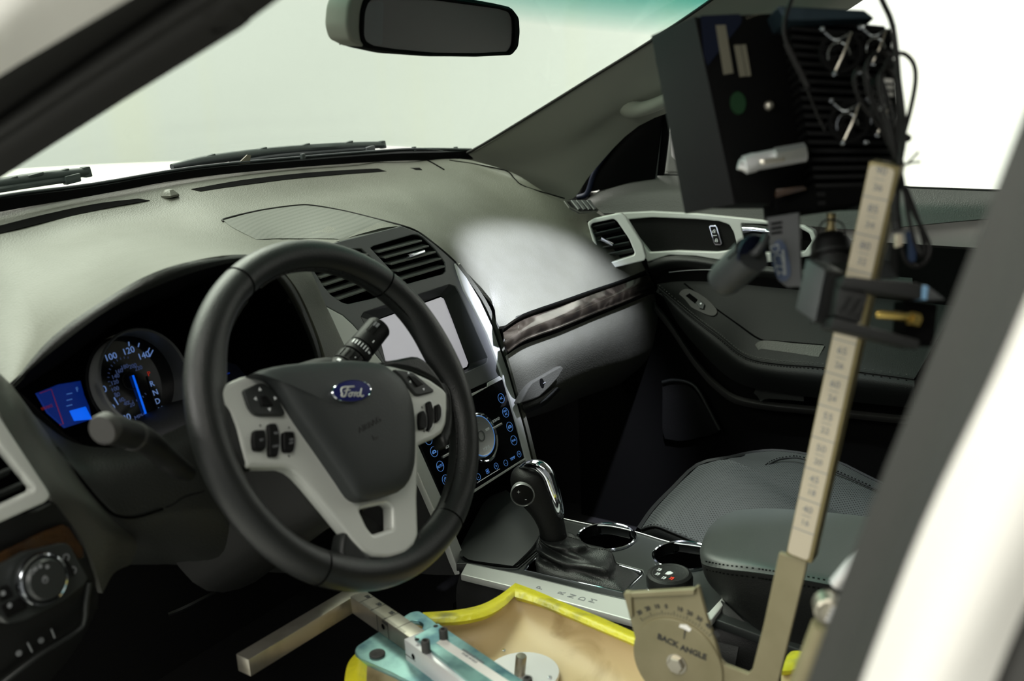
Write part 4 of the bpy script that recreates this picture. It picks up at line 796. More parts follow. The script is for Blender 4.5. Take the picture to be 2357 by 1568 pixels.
# raised oval seat and badge
HB = .034
BFx = Frame(WF.w(0, 0, HB), WX, WY)
bc = WF.hit(808, 901, HB+.002)
lathe('badge_recess', WF, bc, [(.0365, HB-.008), (.036, HB-.002), (.032, HB-.001), (.028, HB-.0015)], 'airbag_vinyl', sw, 48, sy=.50)
bd = lathe('badge', WF, bc, [(.0272, HB-.003), (.0272, HB+.0035), (.0260, HB+.0045), (.0252, HB+.0038)], 'chrome', sw, 48, sy=.43, label='oval badge with chrome rim')
lathe('badge_field', WF, bc, [(.0252, HB), (.0252, HB+.0040), (.0003, HB+.0052)], 'badge_blue', bd, 48, sy=.43, label='dark blue badge field')
hh = HB+.0052
def stroke(pts, w):
    P = []
    for x, y in pts: P.append((x, y))
    q = [tuple(WF.w(*WF.hit(x, y, hh), hh)) for x, y in P]; tube('script_stroke', q, w, 'silver_paint', bd, n=4, seg=6)
Zb = lambda u, v: (740+u/5.6, 820+v/5.6)
for pts, w in (([(265, 480), (255, 450), (262, 415), (300, 398), (350, 396), (420, 392)], .0009), ([(350, 398), (330, 430), (318, 480), (300, 515), (270, 520), (258, 500), (275, 485)], .0009), ([(290, 450), (330, 440), (370, 438)], .0007),
     ([(385, 470), (360, 480), (352, 510), (372, 520), (395, 495), (388, 468), (415, 470)], .0007), ([(420, 468), (430, 490), (420, 520)], .0007), ([(426, 478), (450, 464)], .0007),
     ([(495, 470), (465, 475), (455, 505), (475, 520), (498, 490)], .0007), ([(515, 415), (505, 470), (505, 510), (525, 520), (542, 505)], .0008)):
    stroke([Zb(*p) for p in pts], w)
text('embossed_word', 'AIRBAG', WF, *WF.hit(851, 978, .0350), .0085, 'dark_print', ac, h=.0350, rot=radians(14), sx=1.2)
plate('horn_symbol', WF, [(856, 1001), (862, 1006), (872, 1004), (869, 1012), (860, 1013)], .0345, .0353, 'dark_print', ac, bev=0)
# spoke controls
HP = .0125
padL = plate('button_pad', WF, [(560, 898), (597, 881), (610, 882), (628, 896), (644, 922), (658, 950), (654, 957), (600, 957), (585, 953), (573, 937)], HP-.002, HP+.0035, 'console_plastic', sw, bev=.0018, r=.003, res=2, label='black five sided direction pad, left spoke')
plate('centre_key', WF, [(601, 913), (612, 910), (622, 921), (631, 934), (604, 935)], HP+.0035, HP+.0055, 'black_plastic', padL, bev=.001, r=.0015)
padR = plate('button_pad', WF, [(906, 850), (925, 852), (953, 858), (975, 876), (1000, 897), (998, 903), (966, 911), (957, 909), (940, 888), (925, 868)], HP-.002, HP+.0035, 'console_plastic', sw, bev=.0018, r=.003, res=2, label='black five sided direction pad, right spoke')
plate('centre_key', WF, [(940, 864), (955, 866), (976, 884), (961, 891)], HP+.0035, HP+.0055, 'black_plastic', padR, bev=.001, r=.0015)
def tri(fr, px, py, s, ang, m_, par, h):
    a, b = fr.hit(px, py, h); plate2('arrow', fr, [(a+cos(ang+k)*s, b+sin(ang+k)*s) for k in (0, 2.1, 4.2)], h, h+.0004, m_, par, bev=0)
for px, py, an in ((598, 897, pi/2), (588, 918, pi), (633, 917, 0), (620, 942, -pi/2)): tri(WF, px, py, .0021, an, 'white_print', padL, HP+.0035)
for px, py, an in ((940, 859, pi/2), (944, 879, pi), (972, 872, 0), (975, 896, -pi/2)): tri(WF, px, py, .0019, an, 'white_print', padR, HP+.0035)
def rock(pts, lab, marks, par=sw):
    o = plate('rocker_switch', WF, pts, HP-.004, HP+.0045, 'black_plastic', par, bev=.002, r=.003, res=2, label=lab)
    c = (sum(x for x, y in pts)/len(pts), sum(y for x, y in pts)/len(pts)); big = [(c[0]+(x-c[0])*1.12+.4, c[1]+(y-c[1])*1.07+.6) for x, y in pts]
    plate('switch_surround', WF, big, HP-.006, HP+.0012, 'satin_silver', o, bev=.001, r=.003)
    for s, px, py in marks: text('lettering', s, WF, *WF.hit(px, py, HP+.0047), .0032, 'grey_print', o, h=HP+.0045)
rock([(586, 990), (612, 989), (615, 1010), (614, 1030), (608, 1038), (586, 1036), (583, 1012)], 'left black rocker on the left spoke', [('SET', 603, 1013)])
rock([(619, 975), (638, 974), (645, 995), (646, 1025), (641, 1052), (621, 1051), (620, 1010)], 'tall middle rocker on the left spoke', [('RES', 636, 997), ('CNCL', 636, 1027)])
rock([(654, 993), (678, 993), (681, 1015), (680, 1030), (676, 1041), (655, 1040), (653, 1015)], 'right black rocker on the left spoke', [('ON', 671, 1012), ('OFF', 671, 1020)])
rock([(967, 950), (977, 943), (983, 955), (984, 980), (980, 988), (968, 989), (966, 970)], 'left black rocker on the right spoke', [])
rock([(984, 926), (994, 922), (999, 940), (1000, 968), (996, 984), (987, 993), (989, 965), (986, 940)], 'tall middle rocker on the right spoke', [])
rock([(1004, 934), (1013, 928), (1018, 940), (1018, 958), (1014, 968), (1005, 974), (1004, 955)], 'right black rocker on the right spoke', [])
for px, py, an in ((599, 980, 0), (665, 985, pi/2), (665, 1050, -pi/2), (971, 938, pi/2), (976, 993, -pi/2)): tri(WF, px, py, .0014, an, 'dark_print', sw, .0122)
# ================================================================== rear view mirror
MF = Frame(PY(1000, 60, .10), (1, .14, .02), (0, -.10, 1))
mr = empty('rear_view_mirror', tuple(MF.o), 'wide rear view mirror with dark glass at the windscreen top', 'mirror')
hs = [(796, 60), (800, 15), (812, -14), (830, -24), (1000, -20), (1150, 8), (1185, 16), (1197, 35), (1199, 70), (1196, 110), (1183, 128), (1100, 131), (1000, 131), (900, 124), (835, 110), (805, 92)]
plate('housing', MF, hs, -.030, .0, 'matte_black', mr, bev=.010, r=.01, res=4, label='mirror housing')
cas = [(797, 60), (801, 15), (812, -14), (836, -22), (842, 0), (832, 50), (832, 90), (840, 110), (806, 93)]
plate('side_shell', MF, cas, -.026, .004, 'pillar_fabric', mr, bev=.004, r=.006, res=3, label='grey green side shell')
rimm = [(829, 70), (831, 25), (839, -2), (850, -12), (1000, -10), (1150, 14), (1183, 22), (1196, 40), (1198, 75), (1194, 110), (1180, 127), (1100, 131), (1000, 130), (910, 122), (850, 112), (833, 98)]
gl_ = [(838, 70), (840, 26), (848, 4), (858, -2), (1000, 0), (1150, 20), (1175, 28), (1183, 44), (1184, 72), (1182, 105), (1172, 119), (1100, 123), (1000, 122), (912, 114), (858, 106), (841, 94)]
plate('mirror_frame', MF, rimm, -.004, .006, 'matte_black', mr, bev=.003, r=.006, res=3, holes=[gl_])
mat('mirror_glass', (.016, .015, .015), .35, metal=0, spec=.12); plate('mirror_glass', MF, gl_, .001, .003, 'mirror_glass', mr, bev=.0005, r=.006, label='dark mirror glass')
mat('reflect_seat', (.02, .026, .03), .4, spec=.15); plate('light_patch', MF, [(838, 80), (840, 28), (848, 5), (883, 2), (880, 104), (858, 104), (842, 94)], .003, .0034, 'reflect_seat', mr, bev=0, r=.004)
tube('mirror_stalk', [tuple(MF.w(.02, .02, -.02)), tuple(MF.w(.02, .08, -.04)), tuple(MF.w(.02, .13, -.02))], .012, 'black_plastic', mr, n=4, seg=14)
def PD(x, y, d): return CP + ray(x, y)*(d/F)
# ================================================================== centre console
CZ = Frame((0, 0, .335), (1, 0, 0), (0, 1, 0))
con = empty('centre_console', (.02, -.1, .02), 'low black centre console with silver side strip and two chrome ringed cup holders', 'console')
def ell(c, rx, ry, n=28): return [(c[0]+cos(2*pi*k/n)*rx, c[1]+sin(2*pi*k/n)*ry) for k in range(n)]
c1 = CZ.hit(1396, 1238, 0); c2 = CZ.hit(1573, 1282, 0)
RC = .0425
boot = [(1207, 1312), (1214, 1298), (1248, 1266), (1400, 1291), (1478, 1313), (1481, 1322), (1440, 1361), (1432, 1363)]
top_out = CZ.hits([(1050, 1298), (1100, 1200), (1150, 1165), (1235, 1178), (1301, 1196), (1362, 1209), (1409, 1213), (1471, 1227), (1543, 1249), (1612, 1259), (1800, 1300), (1850, 1500), (1640, 1424), (1435, 1379), (1362, 1364), (1203, 1324), (1074, 1297)])
plate2('console_top', CZ, top_out, -.012, 0, 'console_plastic', con, bev=.0015, holes=[ell(c1, RC, RC), ell(c2, RC, RC), CZ.hits(boot)], label='dark console top plate')
for c in (c1, c2):
    cup = lathe('cup_holder', CZ, c, [(.0445, .0005), (.0440, .0030), (.0425, .0040), (.0408, .0030), (.0400, -.012), (.0395, -.014)], 'chrome', con, 48, label='chrome ringed cup holder', cap=False)
    vs = []; S = 36
    for r_, h in ((.0402, -.010), (.0385, -.05), (.0370, -.085)): vs += [CZ.w(c[0]+cos(2*pi*k/S)*r_, c[1]+sin(2*pi*k/S)*r_, h) for k in range(S)]
    fs = [(i*S+k, i*S+(k+1) % S, (i+1)*S+(k+1) % S, (i+1)*S+k) for i in range(2) for k in range(S)]+[tuple(2*S+k for k in range(S))]
    link('cup_well', mesh('w', vs, fs), 'matte_black', cup)
tube('chrome_edge', [(1290, 1193, 'Z', .336), (1362, 1208.5, 'Z', .336), (1409, 1212.5, 'Z', .336), (1471, 1227, 'Z', .336), (1543, 1249, 'Z', .336), (1612, 1259, 'Z', .336), (1680, 1275, 'Z', .336)], .0012, 'satin_silver', con, n=3)
plate('boot_frame', CZ, boot, -.006, .002, 'chrome', con, bev=.001, holes=[[(1212, 1312), (1219, 1300), (1250, 1270), (1399, 1294), (1472, 1315), (1474, 1321), (1436, 1358), (1430, 1359)]])
plate('boot_well', CZ, boot, -.045, -.043, 'soft_black', con, bev=0)
surf('storage_lid', [[(1058, 1262, 'Z', .338), (1090, 1200, 'Z', .345), (1120, 1150, 'Z', .355), (1165, 1128, 'Z', .360)], [(1070, 1286, 'Z', .339), (1130, 1235, 'Z', .345), (1180, 1190, 'Z', .352), (1215, 1170, 'Z', .354)], [(1180, 1303, 'Z', .3375), (1200, 1285, 'Z', .340), (1228, 1255, 'Z', .342), (1250, 1215, 'Z', .342)]], 'console_plastic', con, nu=4, nv=4, thick=.004, label='raised storage lid in front of the gear lever')
tube('lid_gap', [(1066, 1282, 'Z', .340), (1085, 1292, 'Z', .340), (1140, 1303, 'Z', .339), (1185, 1306, 'Z', .338), (1200, 1298, 'Z', .338), (1248, 1256, 'Z', .338)], .0011, 'matte_black', con, n=4)
plate('badge_plate', CZ, [(1204, 1250), (1241, 1231), (1243, 1241), (1221, 1255)], 0, .002, 'satin_silver', con, bev=.0005)
# silver side strip with the gear letters
strip = plate('silver_strip', CZ, [(1074, 1296), (1203, 1323), (1362, 1363), (1435, 1379), (1560, 1412), (1630, 1410), (1663, 1374), (1670, 1386), (1640, 1425), (1560, 1452), (1449, 1427), (1300, 1386), (1167, 1348), (1060, 1322)], -.004, .006, 'silver_paint', con, bev=.0018, r=.002, label='pale silver strip printed with gear letters')
for s, x, y in (('P', 1243, 1354), ('R', 1293, 1366), ('N', 1317, 1373), ('D', 1341, 1379), ('M', 1365, 1384)): text('lettering', s, CZ, *CZ.hit(x, y, .006), .0135, 'grey_print', strip, h=.006)
e = [(1058, 1322), (1110, 1336), (1167, 1350), (1300, 1388), (1449, 1430), (1560, 1455), (1700, 1490)]
surf('console_flank', [[tuple(PZ(x, y, .334)) for x, y in e], [tuple(PZ(x, y, .334)+V((-.012, 0, -.03))) for x, y in e], [tuple(PZ(x, y, .334)+V((-.01, 0, -.12))) for x, y in e], [tuple(PZ(x, y, .334)+V((0, 0, -.33))) for x, y in e]], 'soft_black', con, nu=3, nv=3, thick=.004)
box('console_core', (.03, -.15, .12), (.075, 0, 0), (0, .30, 0), (0, 0, .12), 'matte_black', con, 0)
surf('far_flank', [[tuple(PZ(x, y, .333)) for x, y in ((1150, 1165), (1301, 1197), (1409, 1214), (1543, 1250), (1612, 1260), (1700, 1280))], [tuple(PZ(x, y, .333)+V((.0, 0, -.3))) for x, y in ((1150, 1165), (1301, 1197), (1409, 1214), (1543, 1250), (1612, 1260), (1700, 1280))]], 'matte_black', con, nu=2, nv=2, thick=.004)
# padded armrest lid
ar = surf('armrest_lid', [[(1612, 1262, 'X', .06), (1632, 1215, 'X', .105), (1675, 1182, 'X', .12), (1740, 1171, 'X', .125), (1850, 1175, 'X', .125), (2000, 1190, 'X', .125), (2200, 1215, 'X', .125)],
     [(1611, 1266, 'X', .03), (1625, 1235, 'X', .05), (1670, 1215, 'X', .06), (1740, 1212, 'X', .06), (1850, 1225, 'X', .06), (2000, 1250, 'X', .06), (2200, 1290, 'X', .06)],
     [(1611, 1272, 'X', .0), (1622, 1272, 'X', -.02), (1670, 1280, 'X', -.03), (1740, 1290, 'X', -.035), (1850, 1310, 'X', -.035), (2000, 1340, 'X', -.035), (2200, 1390, 'X', -.035)],
     [(1612, 1285, 'X', -.0), (1620, 1300, 'X', -.035), (1670, 1310, 'X', -.05), (1740, 1318, 'X', -.052), (1850, 1335, 'X', -.052), (2000, 1365, 'X', -.052), (2200, 1415, 'X', -.052)]], 'seat_leather', con, nu=4, nv=4, thick=.008, label='smooth black leather armrest lid')
surf('armrest_side', [[(1613, 1290, 'X', .0), (1621, 1303, 'X', -.035), (1670, 1312, 'X', -.051), (1740, 1320, 'X', -.053), (1850, 1338, 'X', -.053), (2000, 1368, 'X', -.053), (2200, 1418, 'X', -.053)],
     [(1625, 1330, 'X', .0), (1635, 1345, 'X', -.03), (1680, 1365, 'X', -.05), (1740, 1375, 'X', -.055), (1850, 1400, 'X', -.055), (2000, 1430, 'X', -.055), (2200, 1480, 'X', -.055)],
     [(1668, 1378, 'X', .0), (1680, 1395, 'X', -.02), (1710, 1420, 'X', -.04), (1760, 1460, 'X', -.05), (1850, 1540, 'X', -.05), (2000, 1650, 'X', -.05), (2200, 1750, 'X', -.05)]], 'leather_trim', con, nu=4, nv=4, thick=.006)
stitches('stitching', [(1622, 1292, 'X', -.038), (1670, 1301, 'X', -.053), (1740, 1309, 'X', -.056), (1850, 1326, 'X', -.056), (2000, 1356, 'X', -.056), (2150, 1392, 'X', -.056)], 'matte_black', con, r=.0009, ln=.0026, gap=.0042)
stitches('stitching', [(1624, 1311, 'X', -.036), (1670, 1321, 'X', -.053), (1740, 1330, 'X', -.056), (1850, 1348, 'X', -.056), (2000, 1378, 'X', -.056), (2150, 1414, 'X', -.056)], 'matte_black', con, r=.0009, ln=.0026, gap=.0042)
surf('console_rear', [[(1655, 1380, 'X', .0), (1670, 1390, 'X', -.02), (1740, 1455, 'X', -.04), (1900, 1600, 'X', -.04)], [(1630, 1430, 'X', -.02), (1640, 1450, 'X', -.05), (1680, 1540, 'X', -.06), (1800, 1700, 'X', -.06)]], 'soft_black', con, nu=3, nv=3, thick=.004)
# drive mode dial on the console
dmc = CZ.hit(1541, 1320, .030)
dm = lathe('mode_dial', CZ, dmc, [(.0325, .000), (.0320, .005), (.0290, .009), (.0285, .012)], 'chrome', con, 48, label='round drive mode dial with chrome foot')
lathe('dial_cap', CZ, dmc, [(.0280, .010), (.0302, .014), (.0305, .024), (.0290, .029), (.0250, .0312), (.0225, .0300), (.0003, .0300)], 'soft_black', dm, 48)
ring2('dial_ring', CZ, dmc[0], dmc[1], .0225, .0006, 'rubber_light', dm, h=.0300)
ring2('button', CZ, *CZ.hit(1541, 1319, .0305), .0078, .0006, 'rubber_light', dm, h=.0300)
plate('symbol', CZ, [(1531, 1321), (1536, 1316), (1543, 1315), (1550, 1319), (1544, 1322), (1538, 1323)], .0302, .0308, 'white_print', dm, bev=0)
for x, y, m_ in ((1518, 1312, 'white_print'), (1514, 1322, 'white_print'), (1528, 1331, 'white_print'), (1546, 1332, 'red_light')):
    a, b = CZ.hit(x, y, .0302); plate2('symbol', CZ, [(a+u*.0034, b+w*.0026) for u, w in ((-1, -.6), (-.2, -1), (1, -.8), (.7, .2), (1, 1), (0, .6), (-.9, 1), (-.6, .2))], .0302, .0308, m_, dm, bev=0, holes=[[(a+u*.0015, b+w*.0011) for u, w in ((-1, -1), (1, -1), (1, 1), (-1, 1))]])
# ================================================================== gear lever
gl = empty('gear_lever', (.0, -.03, .32), 'black leather gear lever with chrome back strip and wrinkled leather boot', 'gear lever')
XG = .005
kp = [(1275, 1240), (1268, 1205), (1254, 1168), (1236, 1136), (1222, 1108), (1216, 1090), (1214, 1078), (1214, 1071)]
kr = [.0190, .0196, .0235, .0280, .0292, .0262, .0180, .004]
kw = [PX(x, y, XG) for x, y in kp]
tube('knob', [tuple(p) for p in kw], kr, 'soft_black', gl, n=5, seg=32, flat=.92, label='black knob'); onto([o for o in COL.objects if o.name == 'knob'][0])
tube('chrome_strip', [(1196, 1077, 'X', -.004), (1215, 1070.5, 'X', -.004), (1240, 1073, 'X', -.002), (1260, 1091, 'X', .0), (1271, 1120, 'X', .0), (1281, 1152, 'X', .0), (1288, 1180, 'X', .002), (1290, 1193, 'X', .004)], [.002, .0058, .0090, .0098, .0092, .0080, .0066, .003], 'chrome', gl, n=5, seg=20, label='chrome back strip')
bn = V((-.80, -.42, .12)).normalized(); BF = Frame(PS(1203, 1139, .0035), V((0, 0, 1)).cross(bn)*1, V((0, 0, 1)))
if BF.n.dot(bn) < 0: BF = Frame(BF.o, -BF.x, V((0, 0, 1)))
bt_ = lathe('shift_button', BF, (0, 0), [(.0172, -.008), (.0172, .0015), (.0162, .0028), (.0152, .0015), (.0148, -.001), (.0003, -.001)], 'satin_silver', gl, 40, label='oval plus and minus button with chrome ring')
lathe('button_face', BF, (0, 0), [(.0149, -.002), (.0146, .0016), (.009, .0030), (.0003, .0034)], 'black_plastic', bt_, 36)
text('lettering', '+', BF, -.005, .005, .0085, 'white_print', bt_, h=.0030); text('lettering', '-', BF, .0045, -.0052, .010, 'white_print', bt_, h=.0030)
def bootm():
    bs = CZ.hits([(1236, 1318), (1242, 1302), (1262, 1280), (1398, 1296), (1470, 1316), (1473, 1321), (1436, 1357), (1320, 1338)])
    rect = [CZ.w(a, b, -.004) for a, b in bs]; rp = []
    n = 64
    L = [0]
    for i in range(len(rect)): L.append(L[-1]+(rect[(i+1) % len(rect)]-rect[i]).length)
    for k in range(n):
        s = L[-1]*k/n; i = max(j for j in range(len(rect)) if L[j] <= s); rp.append(rect[i].lerp(rect[(i+1) % len(rect)], (s-L[i])/(L[i+1]-L[i])))
    t0 = kw[0]; ax = (kw[0]-kw[1]).normalized(); c0 = sum(rp, V())/n
    e = V((0, 1, 0)).cross(ax).normalized(); f = ax.cross(e)
    def ring(c, r):
        out = []
        for p in rp:
            d = p-c0; a = atan2(d.y, d.x); out.append(c + V((cos(a), sin(a), 0))*r)
        return out
    top_ = ring(t0+ax*-.004, .0195); vs = []; N = 26
    for i in range(N+1):
        t = i/N
        # profile: narrow neck, then spreads out and sags backwards
        w = t**1.08
        for k in range(n):
            a_ = 2*pi*k/n; p = top_[k].lerp(rp[k], w); p = p + V((0, 0, 1))*(.005*sin(pi*t))
            d = (rp[k]-c0); d = V((d.x, d.y, 0)).normalized()
            fold = 1.4*(.0035*sin(t*15+1.8*sin(a_+.6))*sin(pi*t) + .0026*sin(t*27+a_*2)*sin(pi*t)*(.5+.5*sin(a_*3+1)) + .002*sin(a_*5+t*9)*sin(pi*t))
            vs.append(p + d*fold + V((0, 0, fold*.5)))
    fs = [(i*n+k, i*n+(k+1) % n, (i+1)*n+(k+1) % n, (i+1)*n+k) for i in range(N) for k in range(n)]
    me = mesh('boot', vs, fs); clean(me); o = link('leather_boot', me, 'wheel_leather', gl, label='wrinkled leather boot')
    for kk in (int(n*.50), ):
        pts = [tuple(vs[i*n+kk]+(CP-vs[i*n+kk]).normalized()*.0012) for i in range(0, N, 1)]; stitches('stitching', pts, 'thread', o, r=.0006, ln=.0022, gap=.0034)
    return o
bootm()
# ================================================================== passenger seat
seat = empty('passenger_seat', (.40, -.3, .02), 'black leather passenger seat with perforated cushion', 'seat')
cin = [(1476, 1217, 'X', .20), (1508, 1209, 'X', .20), (1545, 1222, 'X', .20), (1616, 1252, 'X', .20), (1700, 1290, 'X', .20), (1850, 1350, 'X', .20), (2050, 1430, 'X', .20)]
surf('seat_cushion', [cin, [(1505, 1176, 'X', .255), (1545, 1165, 'X', .26), (1600, 1180, 'X', .26), (1680, 1215, 'X', .26), (1780, 1250, 'X', .26), (1920, 1300, 'X', .26), (2100, 1370, 'X', .26)],
     [(1552, 1125, 'X', .335), (1600, 1115, 'X', .34), (1660, 1130, 'X', .34), (1750, 1165, 'X', .34), (1860, 1210, 'X', .34), (2000, 1260, 'X', .34), (2150, 1310, 'X', .34)],
     [(1608, 1072, 'X', .42), (1672, 1058, 'X', .44), (1732, 1080, 'X', .44), (1823, 1122, 'X', .44), (1948, 1188, 'X', .44), (2080, 1240, 'X', .44), (2200, 1280, 'X', .44)]], 'perforated_leather', seat, nu=4, nv=4, thick=.02, label='perforated leather cushion centre')
surf('inboard_bolster', [[(x, y+1, 'X', v) for x, y, _, v in cin], [(x, y+22, 'X', v-.008) for x, y, _, v in cin], [(x, y+120, 'X', v-.01) for x, y, _, v in cin]], 'leather_trim', seat, nu=4, nv=4, thick=.006)
surf('cushion_front', [[(1474, 1218, 'X', .20), (1506, 1172, 'X', .26), (1552, 1124, 'X', .335), (1608, 1071, 'X', .42), (1672, 1056, 'X', .45), (1736, 1044, 'X', .57)], [(1462, 1260, 'X', .22), (1500, 1220, 'X', .28), (1550, 1180, 'X', .35), (1605, 1130, 'X', .43), (1670, 1110, 'X', .47), (1730, 1090, 'X', .57)],
     [(1462, 1400, 'X', .22), (1500, 1360, 'X', .28), (1550, 1320, 'X', .35), (1605, 1270, 'X', .43), (1670, 1240, 'X', .47), (1730, 1220, 'X', .57)]], 'leather_trim', seat, nu=3, nv=3, thick=.006)
surf('outboard_bolster', [[(1672, 1058, 'X', .44), (1732, 1081, 'X', .44), (1823, 1123, 'X', .44), (1948, 1189, 'X', .44), (2080, 1241, 'X', .44), (2200, 1281, 'X', .44)],
     [(1690, 1052, 'X', .49), (1765, 1062, 'X', .50), (1850, 1085, 'X', .50), (1960, 1130, 'X', .50), (2080, 1180, 'X', .50), (2230, 1240, 'X', .50)],
     [(1674, 1055, 'X', .50), (1736, 1042, 'X', .55), (1805, 1040, 'X', .57), (1915, 1061, 'X', .58), (2014, 1108, 'X', .58), (2200, 1190, 'X', .58)]], 'perforated_leather', seat, nu=4, nv=4, thick=.01, label='outboard side bolster')
surf('bolster_side', [[(1674, 1055, 'X', .50), (1736, 1041.5, 'X', .55), (1805, 1039.5, 'X', .57), (1915, 1060, 'X', .585), (2014, 1107, 'X', .585), (2200, 1189, 'X', .585)], [(1720, 1120, 'X', .62), (1780, 1100, 'X', .63), (1850, 1100, 'X', .63), (1950, 1120, 'X', .63), (2050, 1170, 'X', .63), (2230, 1240, 'X', .63)]], 'leather_trim', seat, nu=3, nv=2, thick=.004)
stitches('stitching', [(1480, 1214, 'X', .198), (1508, 1206, 'X', .198), (1545, 1219, 'X', .198), (1616, 1249, 'X', .198), (1680, 1277, 'X', .198)], 'thread', seat, r=.0011, ln=.0032, gap=.0048)
tube('piping', [(1476, 1219, 'X', .196), (1508, 1212, 'X', .196), (1545, 1225, 'X', .196), (1616, 1255, 'X', .196), (1700, 1293, 'X', .196)], .0022, 'leather_trim', seat, n=4)
tube('piping', [(1761, 1089, 'X', .475), (1766, 1075, 'X', .48), (1782, 1063, 'X', .50), (1807, 1056, 'X', .52), (1846, 1056, 'X', .53), (1915, 1083, 'X', .53), (2010, 1125, 'X', .53), (2100, 1165, 'X', .53)], .0016, 'leather_trim', seat, n=4)
stitches('stitching', [(1757, 1086, 'X', .473), (1762, 1071, 'X', .478), (1780, 1059, 'X', .50), (1807, 1052, 'X', .52), (1846, 1052, 'X', .53), (1915, 1079, 'X', .53), (2010, 1121, 'X', .53)], 'matte_black', seat, r=.0009, ln=.0030, gap=.0046)
box('seat_base', (.40, -.40, .11), (.17, 0, 0), (0, .26, 0), (0, 0, .09), 'leather_trim', seat, .01)
box('backrest', (.40, -.88, .58), (.23, 0, 0), (0, .06, .0), (0, -.10, .34), 'leather_trim', seat, .04)
# ================================================================== passenger door
XD = .735
DF = Frame((XD, 0, .4), (0, -1, 0), (0, 0, 1))
door = empty('passenger_door', (.76, -.3, .05), 'dark passenger door with silver trim band, armrest and speaker', 'car door')
surf('inner_panel', [[(.745, .40, .66), (.745, 0, .66), (.745, -.5, .66), (.745, -1.2, .66)], [(.75, .40, .3), (.75, 0, .3), (.75, -.5, .3), (.75, -1.2, .3)], [(.745, .40, .0), (.745, 0, .0), (.745, -.5, .0), (.745, -1.2, .0)]], 'door_black', door, nu=3, nv=3, thick=.02)
surf('outer_skin', [[(.80, .46, .72), (.80, 0, .745), (.80, -.5, .74), (.80, -1.3, .74)], [(.84, .46, .3), (.84, 0, .3), (.84, -.5, .3), (.84, -1.3, .3)], [(.80, .46, -.1), (.80, 0, -.1), (.80, -.5, -.1), (.80, -1.3, -.1)]], 'body_white', door, nu=3, nv=3, thick=.004)
wtop = [(1345, 466, 'X', .76), (1368, 446, 'X', .775), (1400, 428, 'X', .78), (1450, 414, 'X', .78), (1530, 404, 'X', .78), (1700, 412, 'X', .78), (1900, 423, 'X', .78), (2080, 433, 'X', .78), (2290, 441, 'X', .78), (2500, 452, 'X', .78)]
wbot = [(1388, 491, 'X', .735), (1410, 491, 'X', .735), (1440, 489, 'X', .735), (1500, 486, 'X', .735), (1600, 491, 'X', .735), (1720, 503, 'X', .735), (1860, 520, 'X', .735), (2000, 528, 'X', .735), (2254, 505, 'X', .735), (2450, 500, 'X', .735)]
wmid = [((a[0]+b[0])/2-3, (a[1]+b[1])/2-4, 'X', .748) for a, b in zip(wtop, wbot)]
surf('sill_pad', [wtop, wmid, wbot], 'sill_vinyl', door, nu=4, nv=4, thick=.006, label='grained black pad under the window')
tube('window_seal', [(x, y-1.5, 'X', v+.004) for x, y, _, v in wtop[4:]], .0025, 'rubber', door, n=3)
# dark corner piece ahead of the window and the division bar
plate('corner_sail', Frame((.775, 0, .4), (0, -1, 0), (0, 0, 1)), [(1335, 447), (1345, 410), (1370, 360), (1410, 300), (1455, 260), (1516, 238), (1525, 252), (1507, 412), (1450, 420), (1400, 434)], -.004, .004, 'matte_black', door, bev=.0015, label='dark triangular corner panel ahead of the window')
tube('sail_edge', [(1330, 455, 'X', .768), (1352, 445, 'X', .77), (1368, 400, 'X', .772), (1400, 348, 'X', .772), (1440, 300, 'X', .772), (1480, 268, 'X', .772), (1520, 246, 'X', .772)], .006, 'navy_plastic', door, n=4)
surf('division_bar', [[(1516, 248, 'X', .775), (1507, 330, 'X', .775), (1500, 412, 'X', .775)], [(1524, 244, 'X', .772), (1515, 330, 'X', .772), (1507, 413, 'X', .772)]], 'bezel_grey', door, nu=2, nv=2, thick=.006, label='grey window division bar')
surf('division_bar', [[(1527, 243, 'X', .782), (1519, 330, 'X', .782), (1511, 413, 'X', .782)], [(1545, 240, 'X', .782), (1536, 330, 'X', .782), (1526, 409, 'X', .782)]], 'matte_black', door, nu=2, nv=2, thick=.006)
plate('window_pane', Frame((.79, 0, .4), (0, -1, 0), (0, 0, 1)), [(1530, 405), (1545, 230), (1700, 130), (1990, -10), (2200, -150), (2700, -200), (2700, 470), (2080, 436), (1700, 416)], -.002, .002, 'side_glass', door, bev=0, label='clear side window glass')
# silver trim band
outer = [(1412, 491), (1440, 489), (1500, 486), (1600, 491), (1720, 503), (1800, 512), (1850, 519), (1872, 532), (1883, 556), (1870, 590), (1760, 606), (1690, 605), (1600, 590), (1540, 588), (1490, 604), (1470, 565), (1440, 522)]
ins = [(1443, 506), (1500, 501), (1600, 505), (1655, 510), (1678, 518), (1688, 535), (1698, 574), (1650, 580), (1560, 577), (1495, 581), (1466, 545)]
hnd = [(1706, 515), (1760, 517), (1840, 526), (1862, 538), (1868, 556), (1850, 580), (1720, 582), (1713, 560)]
tb = plate('trim_band', DF, outer, -.012, .006, 'silver_paint', door, bev=.003, r=.003, holes=[ins, hnd], res=2, label='pale silver trim band')
plate('band_insert', DF, ins, -.010, -.002, 'perf_mesh', tb, bev=.001, r=.003, label='dark meshed insert')
plate('handle_recess', DF, hnd, -.020, -.016, 'matte_black', tb, bev=0)
lsw = plate('lock_switch', DF, [(1631, 521), (1636, 518), (1647, 518), (1651, 523), (1662, 562), (1658, 566), (1646, 565), (1642, 560)], -.002, .003, 'chrome', door, bev=.0008, r=.002, label='chrome framed lock switch')
plate('lock_keys', DF, [(1634, 522), (1647, 522), (1658, 562), (1645, 561)], .0025, .004, 'black_plastic', lsw, bev=.0005, r=.002)
